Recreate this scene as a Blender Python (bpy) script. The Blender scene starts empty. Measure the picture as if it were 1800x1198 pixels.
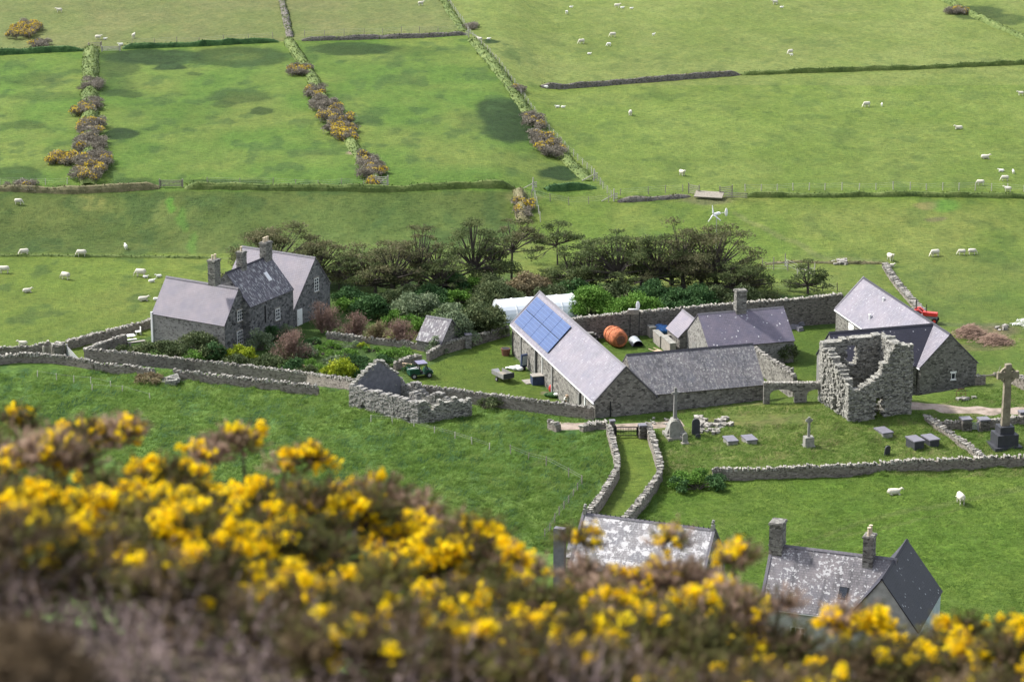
import bpy, math, random
import numpy as np
from mathutils import Vector, Matrix
R=math.radians
sc=bpy.context.scene
# ---------------------------------------------------------------- camera, sky, sun, exposure
CAM_H=107.0; PITCH=R(16.6); FPX=5045.0
cd=bpy.data.cameras.new("camera"); cam=bpy.data.objects.new("camera",cd); sc.collection.objects.link(cam)
cam.location=(0,0,CAM_H); cam.rotation_euler=(R(90)-PITCH,0,0)
cd.sensor_width=36.0; cd.lens=FPX/1800*36; cd.clip_start=0.5; cd.clip_end=9000
cd.dof.use_dof=True; cd.dof.focus_distance=365; cd.dof.aperture_fstop=6.3
sc.camera=cam
SUN_AZ=(-0.90,0.42); SUN_EL=R(47)
w=bpy.data.worlds.new("World"); sc.world=w; w.use_nodes=True
nt=w.node_tree; bg=nt.nodes['Background']
sky=nt.nodes.new('ShaderNodeTexSky'); sky.sky_type='NISHITA'; sky.sun_disc=False
sky.sun_elevation=SUN_EL; sky.sun_rotation=math.atan2(SUN_AZ[0],SUN_AZ[1])
sky.dust_density=2.0; sky.air_density=1.0
_hs=nt.nodes.new('ShaderNodeHueSaturation'); _hs.inputs['Saturation'].default_value=.42; nt.links.new(sky.outputs[0],_hs.inputs['Color']); nt.links.new(_hs.outputs[0],bg.inputs[0]); bg.inputs[1].default_value=0.15
sl=bpy.data.lights.new("sun",'SUN'); sl.energy=2.6; sl.angle=R(4); sl.color=(1,.955,.88)
so=bpy.data.objects.new("sun",sl); sc.collection.objects.link(so)
_sd=Vector((SUN_AZ[0],SUN_AZ[1],0)).normalized()*math.cos(SUN_EL)+Vector((0,0,math.sin(SUN_EL)))
so.rotation_euler=_sd.to_track_quat('Z','Y').to_euler()
so.location=(-100,300,200)
sc.view_settings.view_transform='Standard'; sc.view_settings.look='None'
sc.view_settings.exposure=1.25; sc.view_settings.gamma=1.0
sc.render.engine='CYCLES'
sc.cycles.use_denoising=True; sc.cycles.max_bounces=5; sc.cycles.transparent_max_bounces=6
sc.cycles.volume_bounces=0
# ---------------------------------------------------------------- pixel / world maths (pixels of the 1800 x 1198 photograph)
CT,ST=math.cos(PITCH),math.sin(PITCH)
def ray(X,Y):
    u=(X-900)/FPX; v=(Y-599)/FPX
    return np.array([u,CT-v*ST,-ST-v*CT])
def atz(X,Y,z):
    d=ray(X,Y); t=(z-CAM_H)/d[2]; return np.array([d[0]*t,d[1]*t,z])
def proj(x,y,z):
    zz=z-CAM_H; dep=y*CT-zz*ST; up=y*ST+zz*CT
    return 900+FPX*x/dep, 599-FPX*up/dep
def pxm(p):                                     # pixels per metre at p
    return FPX/(p[1]*CT-(p[2]-CAM_H)*ST)
# lattice value noise
_rt=np.random.RandomState(7).rand(4096)
def vn(x,y,s=0):
    x=np.asarray(x,float); y=np.asarray(y,float)
    xi=np.floor(x).astype(np.int64); yi=np.floor(y).astype(np.int64); fx=x-xi; fy=y-yi
    fx=fx*fx*(3-2*fx); fy=fy*fy*(3-2*fy)
    def h(a,b): 
        q=(a*374761393+b*668265263+s*974634777)&0x7fffffff
        q=((q^(q>>13))*1274126177)&0x7fffffff
        return _rt[(q^(q>>16))&4095]
    return (h(xi,yi)*(1-fx)+h(xi+1,yi)*fx)*(1-fy)+(h(xi,yi+1)*(1-fx)+h(xi+1,yi+1)*fx)*fy
def fbm(x,y,s=0,o=4):
    a=0;amp=.5;n=0
    for k in range(o):
        a=a+vn(x*2**k,y*2**k,s+k)*amp;n+=amp;amp*=.5
    return a/n
def sstep(a,b,x):
    t=np.clip((x-a)/(b-a),0,1); return t*t*(3-2*t)
# ---------------------------------------------------------------- terrain heights
_LP=[(-900,600,10),(-100,640,8),(0,640,6),(150,633,1.2),(620,687,1.0),(735,698,1.0),(1045,737,.8),(1150,727,.8),(1345,708,1.0),(1400,704,5),(1470,700,9),(1620,706,9),(1720,684,8),(1800,676,8),(2700,640,20)]
_LW=np.array([list(atz(a,b,2.0)[:2])+[c] for a,b,c in _LP])
_hy=[-400,-60,0,3.6,5.2,8,11,30,120,205,235,262]; _hz=[150,113,105.5,105.06,104.72,103.35,101.9,92.8,50,10.5,3.6,2.0]
_TW=atz(1530,722,3)
def hs(x,y):
    x=np.asarray(x,float); y=np.asarray(y,float)
    yl=np.interp(x,_LW[:,0],_LW[:,1]); wl=np.interp(x,_LW[:,0],_LW[:,2])
    z=2.0*(1-sstep(.55,.55+wl,y-yl))
    amp=4.2-2.4*sstep(-4,10,x); y0=404-6*sstep(-4,10,x); y1=437+4*sstep(-4,10,x)
    z=z+amp*sstep(y0,y1,y+2.5*(fbm(x/18,y*0+3,5,2)-.5)*2)
    z=z+1.1*np.exp(-(((x-_TW[0])/13)**2+((y-_TW[1])/8)**2))
    z=z+.5*(vn(x/35,y/35,11)-.5)*sstep(430,460,y)
    hh=np.interp(y,_hy,_hz)+ (y<262)*0.0
    hh=hh-.19*np.clip(x,-4,4)*(1-sstep(15,60,y))
    near=sstep(0,60,y)*(1-sstep(200,262,y))
    hh=hh+near*1.5*(fbm(x/14,y/14,31,3)-.5)
    k=1-sstep(235,268,y)
    return np.where(y<268,k*hh+(1-k)*z,z)+0.0012*np.clip(y-640,0,5000)
_ys=np.arange(236,900,.2)
def at(X,Y):
    d=ray(X,Y); t=_ys/d[1]; z=CAM_H+d[2]*t; g=hs(d[0]*t,_ys)
    i=int(np.argmax(z<g)); 
    if i==0: i=len(_ys)-1
    a=z[i-1]-g[i-1]; b=z[i]-g[i]; k=a/(a-b) if a!=b else 0
    tt=t[i-1]+(t[i]-t[i-1])*k
    x,y=d[0]*tt,d[1]*tt
    return np.array([x,y,float(hs(x,y))])
def hgt(p,Y):                                   # height of a vertical at ground point p whose top shows at pixel row Y
    a=math.tan(PITCH+math.atan((Y-599)/FPX)); return CAM_H-p[1]*a-p[2]
def inpoly(X,Y,poly):
    r=np.zeros(X.shape,bool); n=len(poly)
    for i in range(n):
        x1,y1=poly[i]; x2,y2=poly[(i+1)%n]
        c=((y1>Y)!=(y2>Y))&(X<(x2-x1)*(Y-y1)/((y2-y1) or 1e-9)+x1); r^=c
    return r
def segd(X,Y,pts,wx=1.0,wy=1.0):
    best=np.full(np.shape(X),1e9)
    for (x1,y1),(x2,y2) in zip(pts[:-1],pts[1:]):
        dx,dy=(x2-x1)*wx,(y2-y1)*wy; L=dx*dx+dy*dy or 1e-9
        t=np.clip(((X-x1)*wx*dx+(Y-y1)*wy*dy)/L,0,1)
        best=np.minimum(best,np.hypot((X-x1)*wx-t*dx,(Y-y1)*wy-t*dy))
    return best
# rough-grass amount (1 rough, 0 mown) for a point given in photo pixels
LAWN=[(715,650),(760,640),(830,612),(896,588),(896,622),(960,690),(1045,745),(1000,735),(735,700)]
LANE=[(1072,752),(1128,750),(1150,790),(1158,815),(1158,832),(1125,875),(1105,915),(1040,915),(1062,880),(1085,840),(1087,810)]
TRACK=[[(-60,651),(165,640)],[(975,755),(1035,752),(1140,750),(1240,742),(1330,738),(1420,735)],[(1560,716),(1620,712),(1700,720),(1770,723),(1860,727)]]
# ---------------------------------------------------------------- materials
def mat(name,rough=.85):
    m=bpy.data.materials.new(name); m.use_nodes=True; b=m.node_tree.nodes['Principled BSDF']
    b.inputs['Roughness'].default_value=rough; b.inputs['Specular IOR Level'].default_value=.25
    return m,m.node_tree,b
def N(t,k,**kw):
    n=t.nodes.new(k)
    for a,v in kw.items():
        if a in n.inputs: n.inputs[a].default_value=v
        else: setattr(n,a,v)
    return n
def ramp(t,fac,stops,interp='LINEAR'):
    r=t.nodes.new('ShaderNodeValToRGB'); r.color_ramp.interpolation=interp
    e=r.color_ramp.elements
    while len(e)<len(stops): e.new(.5)
    for i,(p,c) in enumerate(stops):
        e[i].position=p; e[i].color=(c[0],c[1],c[2],1) if not isinstance(c,(int,float)) else (c,c,c,1)
    t.links.new(fac,r.inputs[0]); return r.outputs[0]
def mix(t,f,a,b,mode='MIX'):
    m=t.nodes.new('ShaderNodeMix'); m.data_type='RGBA'; m.blend_type=mode
    for s,v in ((0,f),(6,a),(7,b)):
        if hasattr(v,'is_linked') or hasattr(v,'links'): t.links.new(v,m.inputs[s])
        elif s==0: m.inputs[0].default_value=v
        else: m.inputs[s].default_value=(v[0],v[1],v[2],1)
    return m.outputs[2]
def coords(t,kind='Object',scale=(1,1,1),loc=(0,0,0)):
    c=t.nodes.new('ShaderNodeTexCoord'); m=t.nodes.new('ShaderNodeMapping')
    m.inputs['Scale'].default_value=scale; m.inputs['Location'].default_value=loc
    t.links.new(c.outputs[kind],m.inputs[0]); return m.outputs[0]
def noise(t,co,scale,detail=4,rough=.55):
    n=N(t,'ShaderNodeTexNoise',Scale=scale,Detail=detail,Roughness=rough); t.links.new(co,n.inputs['Vector']); return n.outputs[0]
def bump(t,b,h,dist=.05,strength=1.0):
    k=N(t,'ShaderNodeBump',Strength=strength,Distance=dist); t.links.new(h,k.inputs['Height']); t.links.new(k.outputs[0],b.inputs['Normal'])
def plain(name,col,rough=.7,var=.15,sc_=6,metal=0):
    m,t,b=mat(name,rough); co=coords(t); n=noise(t,co,sc_)
    c=ramp(t,n,[(.3,[v*(1-var) for v in col]),(.7,[min(1,v*(1+var)) for v in col])])
    t.links.new(c,b.inputs['Base Color']); b.inputs['Metallic'].default_value=metal; return m
def stone(name,dark,mid,light,mortar,ssize=.36,flat=.55,mort=.035,lichen=.15):
    m,t,b=mat(name,.92); co=coords(t,'Object',(1/ssize,1/ssize,1/(ssize*flat)))
    nz=N(t,'ShaderNodeTexNoise',Scale=1.3,Detail=2); t.links.new(co,nz.inputs['Vector'])
    ad=t.nodes.new('ShaderNodeVectorMath'); ad.operation='MULTIPLY_ADD'; ad.inputs[1].default_value=(.5,.5,.5)
    t.links.new(nz.outputs['Color'],ad.inputs[0]); t.links.new(co,ad.inputs[2])
    v=N(t,'ShaderNodeTexVoronoi',Scale=1.0); t.links.new(ad.outputs[0],v.inputs['Vector'])
    e=N(t,'ShaderNodeTexVoronoi',Scale=1.0); e.feature='DISTANCE_TO_EDGE'; t.links.new(ad.outputs[0],e.inputs['Vector'])
    sx=t.nodes.new('ShaderNodeSeparateColor'); t.links.new(v.outputs['Color'],sx.inputs[0])
    col=ramp(t,sx.outputs[0],[(0,dark),(.3,mid),(.62,[.5*(a+c) for a,c in zip(mid,light)]),(1,light)])
    f=ramp(t,e.outputs['Distance'],[(mort*.6,0.0),(mort*2,1.0)])
    col=mix(t,f,mortar,col)
    c2=coords(t,'Object'); ln=noise(t,c2,.55,5,.65); col=mix(t,.35,col,mix(t,ln,[.35]*3,[1.25]*3),'MULTIPLY')
    l2=noise(t,c2,5,3,.7); lf=ramp(t,l2,[(.66-lichen*.3,0.0),(.72,lichen*3 if lichen*3<1 else 1.0)])
    col=mix(t,lf,col,(.42,.40,.34)); t.links.new(col,b.inputs['Base Color'])
    bump(t,b,f,.05,.8); return m
def slate(name,base,var=.25,lich=0.1,lcol=(.55,.55,.53),row=.24,lscale=1.6,dark=None,streak=0,spots=0):
    m,t,b=mat(name,.62); b.inputs['Specular IOR Level'].default_value=.45
    co=coords(t,'UV',(1,1,1)); br=N(t,'ShaderNodeTexBrick',Scale=1.0)
    br.inputs['Brick Width'].default_value=.32; br.inputs['Row Height'].default_value=row; br.inputs['Mortar Size'].default_value=.018
    br.inputs['Color1'].default_value=[v*(1-var) for v in base]+[1]; br.inputs['Color2'].default_value=[v*(1+var) for v in base]+[1]
    br.inputs['Mortar'].default_value=[v*.42 for v in base]+[1]; t.links.new(co,br.inputs['Vector'])
    col=br.outputs['Color']; n1=noise(t,co,.5,5,.6); col=mix(t,.5,col,mix(t,n1,[.55]*3,[1.45]*3),'MULTIPLY')
    nw=noise(t,co,.33,4,.6); col=mix(t,ramp(t,nw,[(.38,0.0),(.62,.65)]),col,[base[0]*1.2,base[1]*1.12,base[2]*1.08]); nv=noise(t,coords(t,'UV',(1,1,1),(7,3,0)),.5,4,.65); col=mix(t,ramp(t,nv,[(.45,0.0),(.65,.55)]),col,[base[0]*.72,base[1]*.76,base[2]*.85])
    if dark:
        cs=coords(t,'UV',(1.1,.16,1)); n3=noise(t,cs,1.2,3,.6); col=mix(t,ramp(t,n3,[(.5,0.0),(.66,dark)]),col,(.03,.03,.035))
    if lich:
        n2=noise(t,co,lscale*3.2,3,.7); n4=noise(t,co,.35,3,.6)
        ml=t.nodes.new('ShaderNodeMath'); ml.operation='MULTIPLY'; t.links.new(n2,ml.inputs[0])
        t.links.new(ramp(t,n4,[(.25,.75),(.75,1.2)]),ml.inputs[1])
        lf=ramp(t,ml.outputs[0],[(.72-lich*.5,0.0),(.75-lich*.5+.02,.9)]); col=mix(t,lf,col,lcol)
    if spots:
        vo=N(t,'ShaderNodeTexVoronoi',Scale=2.4); t.links.new(co,vo.inputs['Vector']); sp=t.nodes.new('ShaderNodeSeparateColor'); t.links.new(vo.outputs['Color'],sp.inputs[0])
        md=t.nodes.new('ShaderNodeMath'); md.operation='MULTIPLY'; t.links.new(ramp(t,vo.outputs['Distance'],[(.13,.9),(.24,0.0)]),md.inputs[0]); t.links.new(ramp(t,sp.outputs[0],[(1-spots-.02,0.0),(1-spots,1.0)]),md.inputs[1])
        col=mix(t,md.outputs[0],col,[min(.75,v*1.25) for v in lcol])
    if streak:
        n5=noise(t,coords(t,'UV',(2.2,.9,1)),1.6,4,.7); col=mix(t,ramp(t,n5,[(.52,0.0),(.60,streak)]),col,lcol)
    t.links.new(col,b.inputs['Base Color']); bump(t,b,br.outputs['Fac'],-.012,.6); return m
def leafm(name,c1,c2,c3,s=1.2,trans=.15):
    m,t,b=mat(name,.75); b.inputs['Specular IOR Level'].default_value=.15; co=coords(t); n=noise(t,co,s,4,.65)
    n2=noise(t,co,s*9,2,.6); ad=t.nodes.new('ShaderNodeMath'); ad.operation='MULTIPLY_ADD'; ad.inputs[1].default_value=.6
    t.links.new(n2,ad.inputs[0]); t.links.new(n,ad.inputs[2])
    c=ramp(t,ad.outputs[0],[(.55,c1),(.8,c2),(1.0,c3)]); t.links.new(c,b.inputs['Base Color'])
    tr=t.nodes.new('ShaderNodeBsdfTranslucent'); t.links.new(c,tr.inputs[0]); ms=t.nodes.new('ShaderNodeMixShader'); ms.inputs[0].default_value=trans
    o=t.nodes['Material Output']; t.links.new(b.outputs[0],ms.inputs[1]); t.links.new(tr.outputs[0],ms.inputs[2]); t.links.new(ms.outputs[0],o.inputs[0]); return m
M={}
M['stone_lime']=stone('pale_pointed_stone',(.10,.095,.09),(.22,.21,.195),(.33,.32,.30),(.30,.29,.27),.34,.7,.05)
M['stone_farm']=stone('grey_farm_stone',(.07,.065,.06),(.17,.16,.145),(.31,.295,.265),(.18,.17,.155),.38,.6,.03,.25)
M['stone_shaded']=stone('shaded_house_stone',(.04,.04,.043),(.125,.127,.13),(.25,.245,.24),(.15,.147,.145),.40,.7,.03)  # farmhouse walls turned from the sun, their shade put into the colour
M['stone_barn']=stone('barn_stone',(.07,.068,.062),(.17,.162,.145),(.30,.29,.26),(.17,.165,.15),.36,.55,.035,.25)
M['stone_wall']=stone('boundary_wall_stone',(.11,.095,.082),(.21,.185,.16),(.32,.285,.25),(.22,.195,.17),.30,.5,.03,.2)
M['stone_yard']=stone('yard_wall_stone',(.06,.055,.048),(.14,.127,.112),(.23,.21,.185),(.14,.127,.115),.30,.5,.03,.2)
M['rubble']=stone('tower_rubble',(.075,.075,.07),(.21,.205,.185),(.40,.39,.345),(.12,.118,.11),.34,.45,.02,.35)
M['cope']=stone('lichened_coping',(.09,.083,.073),(.21,.195,.17),(.42,.40,.36),(.14,.13,.115),.25,1,.0,.3)
M['plaster']=plain('old_dark_render',(.15,.15,.17),.95,.25,2.5)
M['slate_pale']=slate('pale_lilac_slate',(.175,.160,.190),.10,.03,row=.24)
M['slate_barn']=slate('barn_slate',(.155,.146,.178),.16,.14,(.33,.32,.34),lscale=1.1,streak=.25,spots=.16)
M['slate_mid']=slate('weathered_slate',(.098,.09,.108),.22,.10,(.36,.36,.36),lscale=1.3,streak=.85,dark=.35,spots=.25)
M['slate_old']=slate('old_speckled_slate',(.145,.14,.15),.35,.27,(.36,.35,.33),lscale=1.0,row=.3,streak=.45,dark=.4,spots=.25)
M['slate_purple']=slate('purple_slate',(.135,.122,.160),.15,.13,(.62,.62,.62),lscale=.75,spots=.16)
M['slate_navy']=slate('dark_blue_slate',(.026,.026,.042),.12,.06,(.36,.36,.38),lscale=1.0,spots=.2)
M['slate_white']=slate('white_lichened_slate',(.20,.195,.205),.2,.42,(.50,.49,.50),lscale=.42,streak=.4)
M['slate_spot']=slate('spotted_slate',(.165,.155,.165),.22,.36,(.44,.435,.44),lscale=.9,dark=.65,spots=.25)
M['ridge']=plain('ridge_tile',(.13,.125,.14),.7,.2)
M['ridge_dark']=plain('dark_ridge_tile',(.035,.035,.045),.7,.2)
M['white']=plain('white_paint',(.78,.78,.76),.5,.06)
M['gutter']=plain('white_gutter',(.72,.72,.73),.5,.08)
M['glass']=plain('window_glass',(.03,.035,.045),.12,.3)
M['black']=plain('black_paint',(.02,.02,.022),.6,.2)
M['boards']=plain('grey_boards',(.20,.195,.185),.8,.25,3)
M['wood']=plain('weathered_wood',(.24,.215,.18),.85,.25,5)
M['wood_new']=plain('bare_timber',(.50,.38,.27),.8,.15,5)
M['post']=plain('fence_post_wood',(.22,.20,.17),.9,.3,5)
M['postl']=plain('pale_post_wood',(.40,.38,.33),.9,.2,5)
M['wire']=plain('galvanised_wire',(.28,.29,.28),.5,.1)
M['render']=plain('grey_render',(.30,.305,.29),.9,.22,1.3)
M['render_blue']=plain('pale_blue_render',(.42,.48,.52),.9,.10,1.0)
M['pot']=plain('clay_chimney_pot',(.50,.42,.31),.85,.15,4)
M['tunnel']=plain('polythene_cover',(.62,.66,.70),.35,.05,2)
M['orange']=plain('rusty_orange_tank',(.36,.12,.055),.85,.6,2.2)
M['zinc']=plain('corrugated_zinc',(.33,.36,.38),.5,.1)
M['blue']=plain('blue_tarpaulin',(.06,.17,.42),.5,.35,3)
M['navy']=plain('dark_blue_plastic',(.035,.05,.10),.5,.2)
M['red']=plain('red_tractor_paint',(.62,.05,.04),.4,.15)
M['green']=plain('green_vehicle_paint',(.012,.055,.033),.4,.2)
M['tyre']=plain('black_rubber',(.018,.018,.018),.8,.2)
M['steel']=plain('grey_steel',(.30,.30,.31),.45,.15,5)
M['roofcab']=plain('pale_cab_roof',(.17,.16,.24),.5,.1)
M['slab']=plain('smooth_slate_slab',(.16,.155,.18),.55,.15,2)
M['slabd']=plain('dark_slate_slab',(.045,.047,.055),.6,.2,2)
M['cross']=plain('celtic_cross_stone',(.20,.175,.13),.9,.4,1.6)
M['monu']=plain('grey_monument_stone',(.24,.235,.21),.9,.3,2.5)
M['fleece']=plain('sheep_fleece',(.56,.53,.44),.95,.12,6)
M['fleece2']=plain('clean_lamb_fleece',(.76,.74,.68),.95,.08,6)
M['dusty']=plain('dusty_fleece',(.47,.43,.35),.95,.2,6)
M['turb']=plain('white_turbine_plastic',(.85,.85,.85),.4,.04)
M['bark']=plain('grey_bark',(.075,.065,.055),.95,.3,3)
M['brush']=plain('cut_brushwood',(.25,.17,.13),.95,.35,4)
M['clay']=plain('brown_plant_pot',(.16,.075,.05),.8,.25)
M['skin']=plain('skin_tone',(.50,.30,.21),.6,.05)
M['concrete']=plain('block_concrete',(.27,.25,.22),.95,.2,2)
M['pine']=leafm('pine_needles',(.045,.066,.026),(.098,.130,.050),(.18,.20,.08),.5,.35)
M['pine2']=leafm('brown_pine_needles',(.055,.066,.03),(.125,.135,.06),(.23,.20,.12),.45,.35)
M['olive']=leafm('olive_shrub_leaves',(.035,.055,.022),(.09,.12,.05),(.18,.20,.09),.6)
M['leafg']=leafm('bright_green_leaves',(.045,.11,.018),(.11,.22,.035),(.19,.32,.06),.7)
M['leafy']=leafm('yellow_green_leaves',(.12,.18,.015),(.27,.33,.02),(.45,.46,.04),.8)
M['leafd']=leafm('dark_green_leaves',(.02,.05,.02),(.05,.11,.035),(.09,.17,.055),.8)
M['leafs']=leafm('grey_green_leaves',(.07,.11,.06),(.17,.22,.12),(.30,.35,.21),.7)
M['twig']=leafm('reddish_bare_twigs',(.12,.075,.06),(.24,.16,.13),(.34,.24,.19),.8)
M['twigo']=leafm('ochre_bare_twigs',(.11,.085,.045),(.22,.175,.10),(.32,.27,.16),.8)
M['gorseb']=leafm('far_gorse_stems',(.085,.078,.06),(.19,.17,.135),(.30,.27,.22),.5)
M['gorsey']=leafm('far_gorse_flowers',(.36,.25,.02),(.58,.42,.03),(.70,.54,.05),1)
M['turf']=leafm('bank_turf',(.045,.072,.02),(.095,.135,.034),(.15,.185,.058),.4,.0)
M['turfb']=leafm('brown_bank_turf',(.07,.065,.035),(.14,.135,.065),(.23,.19,.11),.8,.0)
M['fern']=leafm('dark_rush_tufts',(.012,.045,.018),(.03,.085,.035),(.05,.13,.05),.6)
M['tuft']=leafm('long_grass_blades',(.075,.14,.026),(.125,.205,.042),(.20,.27,.075),.35,.45)
M['gbrown']=leafm('gorse_brown_spines',(.035,.022,.012),(.10,.068,.036),(.21,.15,.09),4)
M['golive']=leafm('gorse_olive_spines',(.025,.028,.008),(.085,.085,.022),(.22,.20,.05),5)
M['gyel']=leafm('gorse_petals',(.80,.50,.003),(.93,.66,.006),(.97,.78,.02),12,.5)
M['gtan']=leafm('gorse_dead_tan_spines',(.14,.09,.06),(.34,.235,.17),(.50,.37,.28),5,.3)
M['heather']=leafm('heather_stems',(.03,.022,.02),(.17,.125,.115),(.40,.31,.29),9)
# ---------------------------------------------------------------- mesh helpers
def mesh(name,V,F,m=None,uv=None,smooth=False):
    me=bpy.data.meshes.new(name); V=np.asarray(V,np.float32)
    if isinstance(F,np.ndarray):
        k=F.shape[1]; n=len(F); me.vertices.add(len(V)); me.vertices.foreach_set('co',V.ravel())
        me.loops.add(n*k); me.loops.foreach_set('vertex_index',F.ravel().astype(np.int32))
        me.polygons.add(n); me.polygons.foreach_set('loop_start',np.arange(0,n*k,k,dtype=np.int32)); me.update(calc_edges=True)
    else:
        me.from_pydata([tuple(map(float,v)) for v in V],[],F); me.update()
    if uv is not None:
        l=me.uv_layers.new(name='UVMap'); l.data.foreach_set('uv',np.asarray(uv,np.float32).ravel())
    if m: me.materials.append(m)
    if smooth: me.polygons.foreach_set('use_smooth',[True]*len(me.polygons))
    return me
class MB:
    def __init__(s): s.v=[];s.f=[];s.uv=[];s.n=0
    def add(s,V,F,uv=None):
        b=s.n; s.v+= [tuple(map(float,p)) for p in V]; s.n=len(s.v)
        for i,f in enumerate(F):
            s.f.append(tuple(b+k for k in f)); s.uv+= (uv[i] if uv else [(0,0)]*len(f))
    def box(s,c,h,rz=0,jit=0,rng=random,tilt=None,taper=1.0):
        cs,sn=math.cos(rz),math.sin(rz); V=[]
        for z in (-1,1):
            for x,y in ((-1,-1),(1,-1),(1,1),(-1,1)):
                q=taper if z>0 else 1
                p=[x*h[0]*q,y*h[1]*q,z*h[2]]
                if jit: p=[a+rng.uniform(-jit,jit)*min(1,hh*2.5) for a,hh in zip(p,h)]
                if tilt: p=list(tilt@Vector(p))
                V.append((c[0]+p[0]*cs-p[1]*sn,c[1]+p[0]*sn+p[1]*cs,c[2]+p[2]))
        s.add(V,[(0,3,2,1),(4,5,6,7),(0,1,5,4),(1,2,6,5),(2,3,7,6),(3,0,4,7)])
    def cyl(s,a,b,r0,r1=None,n=8,cap=True):
        r1=r0 if r1 is None else r1; a=Vector(a);b=Vector(b); d=(b-a).normalized() if (b-a).length>1e-6 else Vector((0,0,1))
        u=d.orthogonal().normalized(); v=d.cross(u)
        V=[a+(u*math.cos(6.2832*i/n)+v*math.sin(6.2832*i/n))*r0 for i in range(n)]+[b+(u*math.cos(6.2832*i/n)+v*math.sin(6.2832*i/n))*r1 for i in range(n)]
        F=[(i,(i+1)%n,n+(i+1)%n,n+i) for i in range(n)]
        if cap: F+=[tuple(range(n-1,-1,-1)),tuple(range(n,2*n))]
        s.add(V,F)
    def tube(s,pts,rad,n=6):
        for i in range(len(pts)-1): s.cyl(pts[i],pts[i+1],rad[i],rad[i+1],n,cap=(i in(0,len(pts)-2)))
    def ball(s,c,r,n=8,m=5,jit=0,rng=random):
        V=[];F=[]
        for j in range(m+1):
            t=math.pi*j/m
            for i in range(n):
                k=1+rng.uniform(-jit,jit) if jit else 1; a=6.2832*i/n
                V.append((c[0]+r[0]*math.sin(t)*math.cos(a)*k,c[1]+r[1]*math.sin(t)*math.sin(a)*k,c[2]+r[2]*math.cos(t)*k))
        for j in range(m):
            for i in range(n): F.append((j*n+i,(j+1)*n+i,(j+1)*n+(i+1)%n,j*n+(i+1)%n))
        s.add(V,F)
    def prism(s,poly,h0,h1,ax='z'):
        n=len(poly)
        f={'z':lambda p,h:(p[0],p[1],h),'y':lambda p,h:(p[0],h,p[1]),'x':lambda p,h:(h,p[0],p[1])}[ax]
        V=[f(p,h0) for p in poly]+[f(p,h1) for p in poly]
        s.add(V,[tuple(range(n-1,-1,-1)),tuple(range(n,2*n))]+[(i,(i+1)%n,n+(i+1)%n,n+i) for i in range(n)])
    def loft(s,rings):
        n=len(rings[0]); V=[p for r in rings for p in r]; F=[]
        for j in range(len(rings)-1):
            for i in range(n): F.append((j*n+i,j*n+(i+1)%n,(j+1)*n+(i+1)%n,(j+1)*n+i))
        F+=[tuple(range(n-1,-1,-1)),tuple(range((len(rings)-1)*n,len(rings)*n))]
        s.add(V,F)
    def build(s,name,m,parent=None,smooth=False,loc=None,rz=0):
        me=mesh(name,s.v,s.f,m,s.uv,smooth); return link(name,me,parent,loc,rz)
def link(name,me,parent=None,loc=None,rz=0):
    o=bpy.data.objects.new(name,me); sc.collection.objects.link(o)
    if parent is not None: o.parent=parent
    if loc is not None: o.location=[float(v) for v in loc]
    if rz: o.rotation_euler=(0,0,rz)
    return o
def tag(o,label,cat,group=None,kind='thing'):
    o['label']=label; o['category']=cat; o['kind']=kind
    if group: o['group']=group
    return o
def thing(name,label,cat,loc,rz=0,group=None):
    o=link(name,None,None,loc,rz); o.empty_display_size=.5; return tag(o,label,cat,group)
def structure(o): o['kind']='structure'; return o
def copytree(o,parent=None):
    c=o.copy(); sc.collection.objects.link(c)
    if parent is not None: c.parent=parent
    for ch in list(o.children): copytree(ch,c)
    return c
def rng(s): return random.Random(s)
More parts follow.
